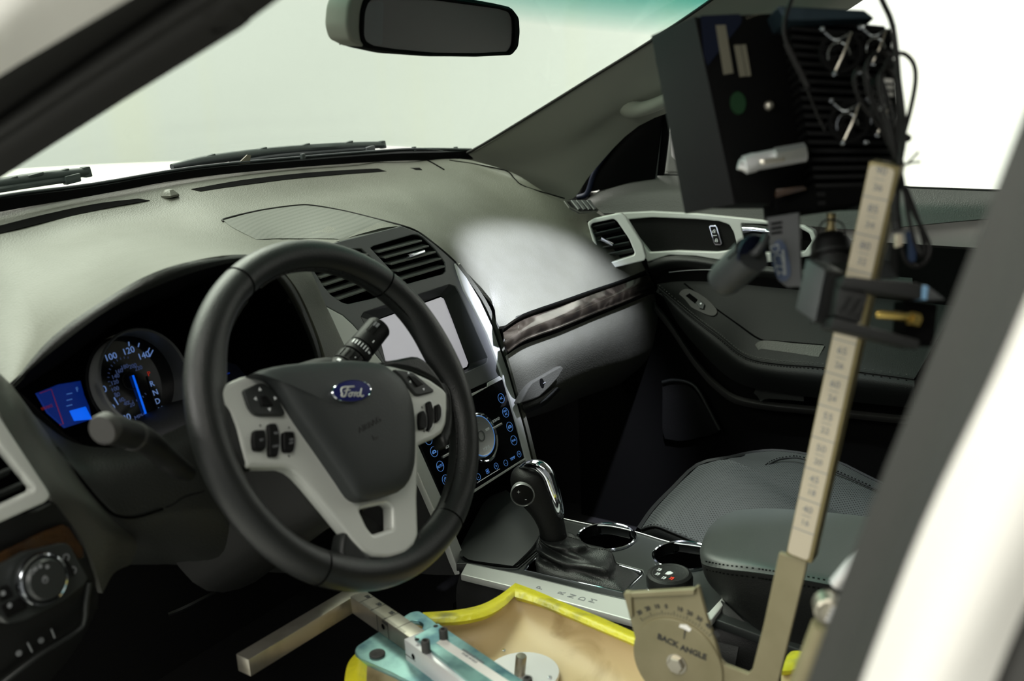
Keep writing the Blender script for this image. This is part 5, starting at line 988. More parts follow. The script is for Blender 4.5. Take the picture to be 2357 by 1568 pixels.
for x, y, op in ((1643, 532, 1), (1649, 553, 0)):
    a, b = DF.hit(x, y, .004); plate2('lock_symbol', DF, [(a-.003, b-.0035), (a+.003, b-.0035), (a+.003, b+.0005), (a-.003, b+.0005)], .004, .0045, 'white_print', lsw, bev=0, holes=[[(a-.002, b-.0026), (a+.002, b-.0026), (a+.002, b-.0004), (a-.002, b-.0004)]]); ring2('lock_symbol', DF, a+(.0012 if op else 0), b+.0012, .0022, .0007, 'white_print', lsw, h=.004, seg=16)
p, q = DF.hit(1641, 542.5, .004), DF.hit(1650, 542, .004); plate2('switch_divider', DF, [(p[0], p[1]-.0005), (q[0], q[1]-.0005), (q[0], q[1]+.0005), (p[0], p[1]+.0005)], .004, .0046, 'white_print', lsw, bev=0)
surf('door_handle', [[(1707, 516, 'X', .722), (1730, 517, 'X', .716), (1765, 521, 'X', .712), (1800, 526, 'X', .712)], [(1709, 530, 'X', .714), (1732, 530, 'X', .708), (1765, 534, 'X', .704), (1800, 538, 'X', .706)], [(1713, 550, 'X', .722), (1735, 546, 'X', .716), (1765, 548, 'X', .712), (1800, 552, 'X', .714)]], 'chrome', door, nu=5, nv=4, thick=.004, label='chrome inner door handle')
# lip, shadow gap with a thin bright line
surf('band_lip', [[(1490, 604, 'X', .733), (1540, 590, 'X', .727), (1600, 591, 'X', .727), (1700, 606, 'X', .727), (1850, 620, 'X', .727), (2100, 640, 'X', .727)], [(1494, 618, 'X', .728), (1545, 604, 'X', .720), (1600, 604, 'X', .720), (1700, 620, 'X', .720), (1850, 635, 'X', .720), (2100, 655, 'X', .720)],
     [(1500, 630, 'X', .74), (1550, 618, 'X', .74), (1600, 618, 'X', .74), (1700, 634, 'X', .74), (1850, 648, 'X', .74), (2100, 668, 'X', .74)]], 'dash_vinyl_dark', door, nu=4, nv=3, thick=.004)
tube('bright_line', [(1540, 627, 'X', .735), (1590, 622, 'X', .735), (1650, 622, 'X', .735), (1760, 632, 'X', .735), (1900, 640, 'X', .735)], .0009, 'satin_silver', door, n=4)
# armrest
abk = [(1512, 654, 'X', .725), (1560, 648, 'X', .735), (1610, 648, 'X', .74), (1680, 652, 'X', .74), (1760, 660, 'X', .74), (1850, 669, 'X', .74), (2000, 684, 'X', .74), (2200, 705, 'X', .74)]
aed = [(1516, 662, 'X', .70), (1550, 690, 'X', .685), (1600, 732, 'X', .675), (1653, 772, 'X', .665), (1716, 820, 'X', .66), (1790, 836, 'X', .66), (1894, 844, 'X', .66), (2105, 871, 'X', .66)]
aml = [(a[0]*.5+b[0]*.5, a[1]*.5+b[1]*.5+2, 'X', a[3]*.5+b[3]*.5) for a, b in zip(abk, aed)]
onto(surf('armrest', [abk, aml, aed], 'leather_trim', door, nu=4, nv=4, thick=.01, label='dark leather door armrest'))
af = [(1530, 690, 'X', .69), (1560, 745, 'X', .685), (1605, 800, 'X', .68), (1665, 860, 'X', .675), (1720, 890, 'X', .67), (1800, 905, 'X', .67), (1894, 918, 'X', .67), (2105, 940, 'X', .67)]
surf('armrest_face', [[(x, y+2, 'X', v-.001) for x, y, _, v in aed], [(x*.6+u*.4, y*.6+w*.4, 'X', v-.008) for (x, y, _, v), (u, w, _, q) in zip(aed, af)], [(x, y, 'X', v+.01) for x, y, _, v in af]], 'leather_trim', door, nu=4, nv=4, thick=.006)
for dy, rr in ((-6, .0009), (7, .0009)): stitches('stitching', [(x, y+dy, 'X', v-.003) for x, y, _, v in aed], 'matte_black' if dy > 0 else 'thread', door, r=rr, ln=.0030, gap=.0048)
tube('armrest_piping', [(x, y+1, 'X', v-.002) for x, y, _, v in aed], .0020, 'leather_trim', door, n=4)
tube('armrest_crease', [(1575, 653, 'S', .0004), (1640, 705, 'S', .0004), (1700, 748, 'S', .0004), (1749, 781, 'S', .0004), (1790, 786, 'S', .0004), (1895, 795, 'S', .0004)], .0016, 'matte_black', door, n=4)
_a, _b, _c = PS(1570, 672, 0), PS(1640, 722, 0), PS(1625, 675, 0); AF = Frame(_a, _b-_a, (_b-_a).cross(_c-_a).cross(_b-_a))
if AF.n.z < 0: AF = Frame(AF.o, AF.x, -AF.y)
wsn = plate('window_switch', AF, [(1562, 680), (1572, 666), (1590, 666), (1625, 685), (1650, 712), (1648, 724), (1636, 727), (1610, 717), (1580, 700)], .0, .0025, 'rubber_light', door, bev=.001, r=.003, cs=2, label='window switch in its oval plate')
plate('switch_well', AF, [(1578, 681), (1587, 675), (1606, 690), (1600, 699)], .0024, .0028, 'matte_black', wsn, bev=0)
plate('switch_key', AF, [(1601, 696), (1611, 690), (1622, 700), (1619, 711), (1610, 709)], .002, .006, 'console_plastic', wsn, bev=.001)
disc2('symbol', AF, *AF.hit(1613, 699, .006), .0018, 'white_print', wsn, h=.006, d=.0002)
surf('pull_cup', [[(1738, 794, 'S', .002), (1746, 787, 'S', .002), (1764, 784, 'S', .002), (1830, 789, 'S', .002), (1898, 796, 'S', .002)], [(1746, 806, 'S', .0005), (1754, 803, 'S', .0005), (1768, 805, 'S', .0005), (1826, 813, 'S', .0005), (1884, 822, 'S', .0005)]], 'dash_vinyl_mid', door, nu=4, nv=3, thick=.002, label='pull cup in the armrest')
# lower door: moulding, pocket, speaker
mo = [(1508, 700), (1550, 753), (1591, 815), (1625, 858), (1653, 886), (1695, 915), (1770, 930), (1873, 940), (2064, 960), (2250, 975)]
surf('lower_moulding', [[(x, y-5, 'X', .72) for x, y in mo], [(x, y+4, 'X', .700) for x, y in mo], [(x-4, y+14, 'X', .715) for x, y in mo]], 'rubber_light', door, nu=3, nv=3, thick=.003)
surf('map_pocket', [[(1735, 905, 'X', .700), (1760, 868, 'X', .700), (1850, 880, 'X', .700)], [(1745, 915, 'X', .700), (1765, 900, 'X', .698), (1850, 905, 'X', .698)], [(1750, 925, 'X', .698), (1770, 918, 'X', .698), (1850, 924, 'X', .698)]], 'dash_vinyl_dark', door, nu=3, nv=3, thick=.003)
for y in (884, 900): tube('pocket_groove', [(1762, y, 'X', .696), (1850, y+10, 'X', .696)], .0012, 'rubber_light', door)
surf('speaker_grille', [[(1525, 885, 'X', .73), (1550, 881, 'X', .73), (1580, 886, 'X', .73), (1600, 900, 'X', .73)], [(1525, 930, 'X', .725), (1560, 930, 'X', .725), (1600, 932, 'X', .725), (1625, 940, 'X', .725)], [(1525, 985, 'X', .73), (1570, 985, 'X', .73), (1620, 985, 'X', .73), (1650, 988, 'X', .73)], [(1530, 1010, 'X', .735), (1570, 1015, 'X', .735), (1620, 1005, 'X', .735), (1652, 996, 'X', .735)]], 'perf_mesh', door, nu=4, nv=4, thick=.002, label='low door speaker grille')
tube('grille_surround', [(1525, 880, 'X', .725), (1550, 875, 'X', .725), (1583, 880, 'X', .725), (1605, 896, 'X', .725), (1630, 940, 'X', .725), (1656, 990, 'X', .725)], .0035, 'dash_vinyl_dark', door, n=4)
# ================================================================== door mirror outside
dmr = empty('door_mirror', (.95, .28, .75), 'grey door mirror seen in a sliver beside the division bar', 'mirror')
MG = Frame((.93, .22, .80), (.25, -1, 0), (0, 0, 1))
plate('mirror_shell', MG, [(1540, 302), (1560, 298), (1700, 300), (1720, 340), (1700, 400), (1620, 406), (1526, 404), (1533, 340)], -.05, -.002, 'bezel_grey', dmr, bev=.01, r=.004, res=3)
plate('mirror_glass', MG, [(1544, 306), (1690, 308), (1695, 370), (1560, 372), (1545, 360)], -.002, .001, 'screen_off', dmr, bev=.0005, r=.004)
# ================================================================== seat measuring dummy on the driver seat
hp = empty('seating_dummy', (-.33, -.2, .30), 'tan and steel seat measuring dummy with yellow taped edges on the driver seat', 'measuring machine')
rows = [[(978, 1434, 'Z', .392), (1060, 1430, 'Z', .390), (1120, 1418, 'Z', .386), (1160, 1398, 'Z', .382), (1186, 1374, 'Z', .380), (1240, 1390, 'Z', .382), (1300, 1415, 'Z', .384), (1380, 1448, 'Z', .388), (1470, 1484, 'Z', .394), (1640, 1555, 'Z', .40)],
  [(940, 1458, 'Z', .372), (1030, 1455, 'Z', .370), (1100, 1446, 'Z', .368), (1160, 1430, 'Z', .364), (1200, 1418, 'Z', .362), (1255, 1432, 'Z', .364), (1315, 1455, 'Z', .366), (1390, 1485, 'Z', .370), (1480, 1520, 'Z', .376), (1640, 1600, 'Z', .38)],
  [(880, 1490, 'Z', .362), (990, 1500, 'Z', .352), (1080, 1500, 'Z', .350), (1160, 1500, 'Z', .349), (1230, 1500, 'Z', .349), (1300, 1510, 'Z', .350), (1360, 1525, 'Z', .352), (1430, 1550, 'Z', .356), (1510, 1590, 'Z', .36), (1660, 1660, 'Z', .36)],
  [(835, 1530, 'Z', .360), (940, 1560, 'Z', .348), (1050, 1570, 'Z', .345), (1150, 1575, 'Z', .345), (1240, 1580, 'Z', .345), (1330, 1590, 'Z', .345), (1400, 1600, 'Z', .345), (1480, 1630, 'Z', .348), (1560, 1670, 'Z', .35), (1700, 1740, 'Z', .35)],
  [(820, 1620, 'Z', .355), (920, 1660, 'Z', .345), (1040, 1680, 'Z', .342), (1150, 1690, 'Z', .342), (1250, 1700, 'Z', .342), (1350, 1700, 'Z', .342), (1440, 1710, 'Z', .342), (1530, 1740, 'Z', .345), (1620, 1780, 'Z', .35), (1750, 1850, 'Z', .35)]]
surf('seat_shell', rows, 'tan_shell', hp, nu=3, nv=4, thick=.008, label='worn tan moulded seat shell')
def tape(t, b, lab=None): surf('edge_tape', [[(x, y, 'Z', z-.002) for x, y, z in t], [(x*.5+u*.5, y*.5+w*.5-2, 'Z', z*.5+q*.5+.004) for (x, y, z), (u, w, q) in zip(t, b)], [(x, y, 'Z', z) for x, y, z in b]], 'yellow_tape', hp, nu=5, nv=4, thick=.006, label=lab)
tape([(973, 1410, .394), (1045, 1405, .392), (1105, 1393, .388), (1150, 1370, .384), (1186, 1342, .382)], [(984, 1434, .396), (1060, 1431, .394), (1120, 1418, .390), (1160, 1396, .386), (1185, 1372, .384)], 'curved yellow edge tape')
tape([(1186, 1342, .382), (1240, 1362, .384), (1300, 1388, .386), (1380, 1420, .390), (1455, 1453, .394), (1500, 1474, .396)], [(1185, 1374, .384), (1240, 1391, .386), (1300, 1416, .388), (1380, 1450, .392), (1468, 1487, .398), (1510, 1505, .40)], 'straight yellow edge tape')
tape([(822, 1500, .40), (800, 1530, .40), (792, 1580, .40), (790, 1650, .40)], [(846, 1503, .402), (845, 1530, .402), (842, 1590, .402), (840, 1650, .402)])
tape([(1812, 1508, .395), (1826, 1499, .395), (1856, 1502, .395), (1880, 1520, .395)], [(1800, 1545, .40), (1820, 1543, .40), (1850, 1533, .40), (1880, 1550, .40)])
surf('seat_shell_rear', [[(1800, 1542, 'Z', .395), (1850, 1535, 'Z', .395), (1900, 1560, 'Z', .395)], [(1795, 1600, 'Z', .385), (1850, 1620, 'Z', .385), (1900, 1650, 'Z', .385)]], 'tan_shell', hp, nu=3, nv=3, thick=.006)
# thigh bar assembly
HZ = Frame((0, 0, .415), (1, 0, 0), (0, 1, 0))
beam('knee_bar', PZ(560, 1532, .410), PZ(834, 1366, .410), (0, 0, 1), .021, .021, 'machined_steel', hp, .001, label='square steel knee bar')
p, q = PZ(823, 1366, .430), PZ(958, 1458, .430); q2 = q+(q-p)*1.2; up = V((0, 0, 1))
beam('ruled_arm', p-V((0, 0, .011)), q2-V((0, 0, .011)), up, .020, .022, 'machined_steel', hp, .0008, label='ruled steel arm with percentile marks')
ax = (q2-p).normalized(); sd = ax.cross(up).normalized()
AFr = Frame(p, ax, up.cross(ax))
Lr = (q2-p).length
for i in range(34):
    t = .022+i*.0027; 
    if t < Lr*.6: beam('tick', p+ax*t-sd*.0095*(1 if AFr.y.dot(sd) < 0 else -1)*-1, p+ax*t-sd*.0060*(1 if AFr.y.dot(sd) < 0 else -1)*-1, up, .0006, .0003, 'dark_print', hp, 0)
for t in (.020, .045, .072, .098): beam('mark_line', p+ax*t-sd*.0098, p+ax*t+sd*.0098, up, .0008, .0004, 'dark_print', hp, 0)
for t, s in ((.015, '10'), (.040, '50'), (.067, '95')): text('lettering', s, AFr, t, (.004 if AFr.y.dot(sd) > 0 else -.004)*-1, .007, 'dark_print', hp, h=.0002, bold=.0003)
side_n = sd if sd.dot(CP-p) > 0 else -sd
SFm = Frame(p+side_n*.0102-V((0, 0, .011)), ax, up)
if SFm.n.dot(side_n) < 0: SFm = Frame(SFm.o, -ax, up)
sg = 1 if SFm.x.dot(ax) > 0 else -1
for t in (.058, .080): plate2('mark_line', SFm, [((t-.0003)*sg, -.011), ((t+.0003)*sg, -.011), ((t+.0003)*sg, .011), ((t-.0003)*sg, .011)], 0, .0003, 'dark_print', hp, bev=0)
disc2('drilled_hole', SFm, .070*sg, .001, .0034, 'matte_black', hp, h=0, d=.0003); text('lettering', '10th', SFm, .074*sg, .008, .006, 'dark_print', hp, h=.0002)
# twin plates
plate('base_plate', HZ, [(816, 1500), (820, 1488), (870, 1455), (928, 1420), (945, 1409), (963, 1406), (980, 1415), (1060, 1480), (1200, 1600), (1300, 1700), (1100, 1700), (1000, 1600), (900, 1548), (826, 1515)], -.014, -.008, 'zinc_plate', hp, bev=.001, r=.004, holes=[[(918, 1440), (950, 1428), (966, 1430), (975, 1438), (970, 1450), (945, 1460)]], label='teal tinted zinc plate')
bq = PZ(951, 1466, .430); bx = PZ(1130, 1597, .430)
beam('clamp_block', bq-V((0, 0, .016))+sd*0, bx-V((0, 0, .016)), up, .023, .036, 'aluminium', hp, .001, label='grey clamp block around the ruled arm')
plate('top_plate', Frame((0, 0, .436), (1, 0, 0), (0, 1, 0)), [(954, 1465), (1008, 1435), (1206, 1568), (1330, 1650), (1290, 1690), (1080, 1568)], -.004, 0, 'zinc_plate', hp, bev=.0005, label='teal top plate')
TPf = Frame((0, 0, .436), (1, 0, 0), (0, 1, 0))
lb = plate('paper_label', TPf, [(1004, 1480), (1020, 1469), (1190, 1580), (1172, 1592)], 0, .0004, 'body_white', hp, bev=0, label='white paper label')
a, b = TPf.hit(1093, 1519, .0004); a2, b2 = TPf.hit(1150, 1557, .0004); an = atan2(b2-b, a2-a)
a, b = TPf.hit(1083, 1514, .0004)
for k, s in enumerate(('REFERENCE THIGH', 'KNEE ANGLE')): text('lettering', s, TPf, a+.001+cos(an+pi/2)*(-.0022+.0044*k)*-1, b+sin(an+pi/2)*(-.0022+.0044*k)*-1, .0042, 'grey_print', lb, h=.0004, rot=an)
for x, y in ((1021, 1462), (980, 1488), (1215, 1575)):
    a, b = TPf.hit(x, y, .004); s_ = lathe('cap_screw', TPf, (a, b), [(.0048, -.002), (.0048, .0105), (.0043, .0112), (.0028, .0112), (.0027, .008), (.0003, .008)], 'rubber_light', hp, 20, label='dark socket cap screw')
for x, y, r_ in ((1003, 1441, .0028), (960, 1472, .0026)): disc2('drilled_hole', TPf, *TPf.hit(x, y, .0003), r_, 'rubber', hp, h=0, d=.0003)
BPf = Frame((0, 0, .408), (1, 0, 0), (0, 1, 0)); lathe('flat_screw', BPf, BPf.hit(868, 1503, .002), [(.0088, 0), (.0088, .0016), (.0080, .0022), (.0020, .0016), (.0003, .0005)], 'rubber_light', hp, 28, label='wide flat screw')
SBm = Frame(bq+side_n*.0117-V((0, 0, .016)), ax, up)
if SBm.n.dot(side_n) < 0: SBm = Frame(SBm.o, -ax, up)
sg = 1 if SBm.x.dot(ax) > 0 else -1
for t, b in ((.016, .004), (.022, -.010), (.060, -.004)): disc2('drilled_hole', SBm, t*sg, b, .0034, 'matte_black', hp, h=0, d=.0003)
plate2('mark_line', SBm, [(0, -.0004), (.12*sg, -.0004), (.12*sg, .0004), (0, .0004)], 0, .0003, 'dark_print', hp, bev=0)
# round hip plate with pin
RZ = Frame((0, 0, .352), (1, 0, 0), (0, 1, 0)); rc = RZ.hit(1203, 1548, .004)
lathe('round_plate', RZ, rc, [(.042, 0), (.042, .003), (.0412, .0042), (.0003, .0042)], 'aluminium', hp, 48, label='round aluminium plate')
pb, pt = PZ(1196, 1552, .356), None
pf = Frame((pb.x, pb.y, .356), (1, 0, 0), (0, 1, 0)); lathe('pin', Frame((pb.x, pb.y, .356), (1, 0, 0), (0, 1, .16)), (0, 0), [(.0062, 0), (.0062, .024), (.0055, .0252), (.0003, .0255)], 'machined_steel', hp, 24, label='steel pin')
for x, y in ((1160, 1499), (1266, 1561)): disc2('rivet', RZ, *RZ.hit(x, y, .004), .0022, 'chrome', hp, h=.004, d=.002)
# back angle quadrant and leaning arm
XP = -.335
PF = Frame((XP, -.38, .5), (0, -1, 0), (0, 0, 1))
quad = [(1435, 1368), (1438, 1362), (1452, 1364), (1600, 1355), (1601, 1350), (1607, 1351), (1625, 1417), (1647, 1483), (1657, 1520), (1668, 1532), (1721, 1552), (1731, 1543), (1757, 1440), (1790, 1285), (1793, 1273), (1858, 1293), (1850, 1330), (1792, 1568), (1750, 1720), (1520, 1700), (1487, 1568), (1473, 1529), (1465, 1483), (1449, 1422)]
qp = plate('back_angle_plate', PF, quad, -.004, .001, 'olive_metal', hp, bev=.001, r=.0008, label='olive painted back angle plate with leaning arm')
plate('top_lip', PF, [(1451, 1366), (1598, 1357), (1597, 1370), (1453, 1377)], .001, .006, 'olive_metal', hp, bev=.0008)
plate('hook_edge', PF, [(1435, 1368), (1452, 1364), (1456, 1420), (1449, 1422)], .001, .004, 'olive_metal', hp, bev=.0008)
pc = PF.hit(1558, 1528, .003); rr = hypot(PF.hit(1566, 1431, .003)[0]-pc[0], PF.hit(1566, 1431, .003)[1]-pc[1])
lathe('pointer_disc', PF, pc, [(rr, .001), (rr, .0026), (rr-.0006, .0032), (.0003, .0032)], 'olive_metal', hp, 56, label='round pointer disc')
lathe('hex_bolt', PF, pc, [(.0085, .003), (.0085, .0075), (.0075, .0085), (.0003, .0085)], 'machined_steel', hp, 6, label='steel hex bolt')
lathe('washer', PF, pc, [(.0105, .0032), (.0105, .0042), (.0003, .0042)], 'machined_steel', hp, 28)
for k in range(25):
    a_ = radians(50+k*3.6); r0 = rr+.003; r1 = rr+(.0075 if k % 4 == 0 else .0052)
    plate2('tick', PF, [(pc[0]+cos(a_)*r0-sin(a_)*.0003, pc[1]+sin(a_)*r0+cos(a_)*.0003), (pc[0]+cos(a_)*r1-sin(a_)*.0003, pc[1]+sin(a_)*r1+cos(a_)*.0003), (pc[0]+cos(a_)*r1+sin(a_)*.0003, pc[1]+sin(a_)*r1-cos(a_)*.0003), (pc[0]+cos(a_)*r0+sin(a_)*.0003, pc[1]+sin(a_)*r0-cos(a_)*.0003)], .001, .0013, 'dark_print', hp, bev=0)
for s, dg in (('30', 133), ('20', 122), ('10', 111), ('0', 101), ('10', 87), ('20', 77), ('30', 67), ('40', 57), ('50', 47)):
    a_ = radians(dg); text('lettering', s, PF, pc[0]+cos(a_)*(rr+.0115), pc[1]+sin(a_)*(rr+.0115), .0062, 'dark_print', hp, h=.001, rot=a_-pi/2, bold=.0002)
for s, x1, y1, x2, y2 in (('BACK', 1516, 1466, 1558, 1485), ('ANGLE', 1570, 1492, 1622, 1513)):
    p1, p2 = PF.hit(x1, y1, .0034), PF.hit(x2, y2, .0034); text('lettering', s, PF, (p1[0]+p2[0])/2, (p1[1]+p2[1])/2, .0085, 'dark_print', hp, h=.0032, rot=atan2(p2[1]-p1[1], p2[0]-p1[0]), sx=1.0, bold=.0003)
plate('pointer_mark', PF, [(1565, 1438), (1580, 1439), (1591, 1449), (1587, 1455), (1572, 1447), (1563, 1444)], .0032, .0038, 'body_white', hp, bev=0)
plate('pointer_line', PF, [(1575, 1451), (1579, 1452), (1575, 1472), (1573, 1471)], .0032, .0037, 'dark_print', hp, bev=0)
# ruled back bar
A = PX(1838, 1287, XP-.006); B = PX(2036, 378, XP-.006); axb = (B-A).normalized()
bw = V((0, -1, 0)); bw = (bw-axb*bw.dot(axb)).normalized()
o_ = A; nX = V((-1, 0, 0)); 
RB = Frame(A, bw, axb)
if RB.n.dot(nX) < 0: RB = Frame(A, -bw, axb)
s1 = 1 if RB.x.dot(bw) > 0 else -1
Lb = (B-A).length
wl, wr = -.0125, .0105
bar = box('back_bar', RB.w(-.000, Lb/2, -.008), RB.x*.0115, axb*(Lb/2), RB.n*.008, 'brass_edge', hp, .0012, label='brass edged ruled back bar')
plate2('rule_strip', RB, [(-.0105, .002), (.0085, .002), (.0085, Lb-.002), (-.0105, Lb-.002)], 0, .0009, 'rule_cream', hp, bev=.0003, r=.004, label='cream rule strip')
k = 0; t = .028
while t < Lb-.006:
    plate2('tick', RB, [(-.0105, t-.0004), (.0085, t-.0004), (.0085, t+.0004), (-.0105, t+.0004)] if k % 2 == 0 else [(-.005, t-.0003), (.003, t-.0003), (.003, t+.0003), (-.005, t+.0003)], .0009, .0011, 'grey_print', hp, bev=0)
    if k % 2: text('lettering', str(40+k//2*5), RB, -.001, t+.006, .0085, 'grey_print', hp, h=.0009); text('lettering', str(16+k//2*2), RB, -.001, t-.0065, .0075, 'grey_print', hp, h=.0009)
    t += .0145; k += 1
# knurled knob and rear bars by the centre pillar
KF = Frame(PX(1908, 1408, -.52), (.5, -1, 0), (0, 0, 1))
if KF.n.dot(CP-KF.o) < 0: KF = Frame(KF.o, -KF.x, V((0, 0, 1)))
kn = lathe('hand_knob', KF, (0, 0), [(.0095, -.012), (.0098, .001), (.0085, .0025), (.0060, .0015), (.0003, .0015)], 'machined_steel', hp, 18, label='knurled steel hand knob')
for a_ in range(4): p = KF.w(.002-.001*a_, .004-.003*a_, .0022); box('knob_lug', p, KF.x*.0016, KF.y*.0009, KF.n*.0012, 'aluminium', kn, .0004)
tube('rear_rod', [(1925, 1345, 'X', -.50), (1950, 1315, 'X', -.50), (1990, 1270, 'X', -.50)], .0052, 'aluminium', hp)
tube('rear_rod', [(1895, 1440, 'X', -.52), (1850, 1560, 'X', -.52), (1800, 1720, 'X', -.52)], .008, 'olive_metal', hp, seg=14)
# driver seat under it
ds = empty('driver_seat', (-.38, -.45, .02), 'dark driver seat base hidden below the tan measuring dummy', 'seat')
box('seat_cushion', (-.36, -.42, .20), (.23, 0, 0), (0, .27, 0), (0, 0, .085), 'leather_trim', ds, .04)
box('seat_base', (-.36, -.42, .06), (.2, 0, 0), (0, .24, 0), (0, 0, .05), 'soft_black', ds, .01)
# ================================================================== electronics case clamped to the ruled bar
def hexa(name, quad, back, m, parent=None, bev=.001, label=None):
    q = [V(p) for p in quad]; bm = bmesh.new(); v = [bm.verts.new(p) for p in q]+[bm.verts.new(p+V(back)) for p in q]
    for f in ((0, 1, 2, 3), (7, 6, 5, 4), (0, 4, 5, 1), (1, 5, 6, 2), (2, 6, 7, 3), (3, 7, 4, 0)): bm.faces.new([v[i] for i in f])
    bmesh.ops.recalc_face_normals(bm, faces=bm.faces)
    if bev: bmesh.ops.bevel(bm, geom=bm.edges[:], offset=bev, segments=2, affect='EDGES', profile=.6)
    me = bpy.data.meshes.new(name); bm.to_mesh(me); bm.free(); sharp(me, 30); return link(name, me, m, parent, label=label)
ec = empty('electronics_case', PD(1800, 300, .92), 'black electronics case with finned heat sink and small fans held on the ruled bar', 'electronic unit')
f0 = [PD(1600, 38, .90), PD(1860, 26, .915), PD(1915, 470, .915), PD(1692, 470, .90)]
vb = PD(1500, 82, .975)-PD(1600, 38, .90)
hexa('case', f0, vb, 'box_side', ec, .0025, label='black case')
CFr = Frame(f0[0], f0[1]-f0[0], f0[0]-f0[3])
nrm = (f0[1]-f0[0]).cross(f0[0]-f0[3]).normalized(); CFr = Frame(f0[3], f0[2]-f0[3], nrm.cross(f0[2]-f0[3]))
if CFr.n.dot(CP-CFr.o) < 0: CFr = Frame(f0[3], f0[3]-f0[2], V((0, 0, 1)))
q = [PD(1500, 82, .9745), PD(1600, 38, .8995), PD(1692, 470, .8995), PD(1578, 492, .9745)]
nn = (q[1]-q[0]).cross(q[2]-q[1]).normalized(); nn = nn if nn.dot(CP-q[0]) > 0 else -nn
hexa('end_panel', [p+nn*.0008 for p in q], -nn*.002, 'box_face', ec, .0006, label='charcoal end panel')
plate('sticker', CFr, [(1613, 36), (1702, 32), (1708, 42), (1706, 54), (1630, 150), (1622, 130)], .0002, .0009, 'navy_plastic', ec, bev=0, label='dark blue sheen panel')
plate('label_strip', CFr, [(1648, 58), (1670, 57), (1688, 168), (1666, 172)], .0009, .0014, 'sticker_grey', ec, bev=0, label='slim grey label')
plate('label_strip', CFr, [(1690, 104), (1704, 103), (1718, 175), (1703, 177)], .0009, .0014, 'sticker_grey', ec, bev=0)
plate('label_strip', CFr, [(1706, 103), (1717, 102), (1729, 174), (1720, 176)], .0009, .0014, 'sticker_grey', ec, bev=0)
c = CFr.hit(1699, 237, .001); lathe('round_sticker', CFr, c, [(.0096, .0003), (.0096, .0010), (.0003, .0010)], 'sticker_green', ec, 32, sx=.72, label='round green sticker')
c = CFr.hit(1773, 242, .003); lathe('thumb_screw', CFr, c, [(.0045, 0), (.0040, .003), (.0020, .005), (.0003, .0052)], 'machined_steel', ec, 8)
for i in range(9): disc2('vent_hole', CFr, *CFr.hit(1720+i*6.5, 41-i*2.2, .0005), .0007, 'sticker_grey', ec, h=.0003, d=.0003, seg=8)
# connector
cnn = lathe('connector', Frame(PD(1782, 366, .86), V((0, 0, 1)), (0, .3, .1)), (0, 0), [(.003, -.0001), (.003, 0)], 'aluminium', ec, 8)
bpy.data.objects.remove(cnn)
tube('connector', [tuple(PD(1700, 378, .885)), tuple(PD(1712, 381, .885)), tuple(PD(1714, 380, .885)), tuple(PD(1735, 374, .885)), tuple(PD(1742, 372, .885)), tuple(PD(1852, 351, .885))], [.0045, .0048, .0078, .0080, .0074, .0078], 'aluminium', ec, seg=20, label='silver cable connector')
tube('connector_body', [tuple(PD(1785, 357, .876)), tuple(PD(1853, 345, .876))], .0062, 'satin_silver', ec, seg=4)
hexa('connector_latch', [PD(1758, 368, .873), PD(1806, 360, .873), PD(1808, 372, .873), PD(1760, 380, .873)], (0, .004, 0), 'machined_steel', ec, .0008)
# heat sink: a stack of horizontal fins
hq = [PD(1812, 14, .885), PD(2024, 36, .868), PD(2060, 470, .868), PD(1885, 478, .885)]
away = (CD*.05+V((.01, .01, 0)))
hexa('heat_sink_core', [hq[0].lerp(hq[2], .04)+CD*.012, PD(2050, 66, .885), PD(2072, 462, .885), hq[3].lerp(hq[1], .04)+CD*.012], away, 'matte_black', ec, .001)
hexa('top_plate', [PD(1790, 12, .872), PD(1990, 22, .855), PD(2016, 42, .855), PD(1805, 48, .872)], CD*.05, 'heat_sink', ec, .002, label='bluish heat sink top')
NF = 22
for i in range(NF):
    t = (i+1.5)/(NF+1); L0, R0_ = hq[0].lerp(hq[3], t), hq[1].lerp(hq[2], t)+CR*.004
    up_ = (hq[0]-hq[3]).normalized()*.0016
    hexa('fin', [L0+up_, R0_+up_, R0_-up_, L0-up_], CD*.05, 'box_side', ec, 0)
def fan(x, y, s, d):
    c0 = PD(x, y, d); g = Frame(c0, CR-CD*.15, CU)
    if g.n.dot(CP-c0) < 0: g = Frame(c0, -g.x, CU)
    f = ring2('fan', g, 0, 0, .020*s, .004*s, 'box_side', ec, h=-.004, d=.004)
    for k in range(6):
        a_ = k*pi/3+.3; plate2('fan_blade', g, [(cos(a_)*.004*s, sin(a_)*.004*s), (cos(a_+.2)*.016*s, sin(a_+.2)*.016*s), (cos(a_+.75)*.015*s, sin(a_+.75)*.015*s), (cos(a_+.9)*.004*s, sin(a_+.9)*.004*s)], -.003, -.0018, 'box_side', f, bev=.0003)
    for u, w in ((-1, 1), (1, 1), (-.35, -1), (.9, -1)):
        lathe('fan_screw', g, (u*.017*s, w*.021*s), [(.0030*s, -.002), (.0030*s, .001), (.0018*s, .0026), (.0003, .003)], 'chrome', f, 10)
    tube('guard_wire', [tuple(g.w(-.015*s, .018*s, .001)), tuple(g.w(-.006*s, .010*s, .003)), tuple(g.w(.004*s, .013*s, .003)), tuple(g.w(.009*s, .017*s, .001))], .0009*s, 'chrome', f, n=4, seg=6)
    tube('guard_wire', [tuple(g.w(.009*s, .017*s, .001)), tuple(g.w(.003*s, .0*s, .003)), tuple(g.w(-.005*s, -.018*s, .001))], .0011*s, 'machined_steel', f, n=4, seg=6)
    tube('guard_wire', [tuple(g.w(cos(k*.5)*.010*s-.002, sin(k*.5)*.012*s-.004*s, .002)) for k in range(8)], .0007*s, 'chrome', f, n=2, seg=6)
for x, y, s in ((1936, 118, .86), (2020, 105, .72), (1955, 280, .82), (2030, 270, .7)): fan(x, y, s, .855)
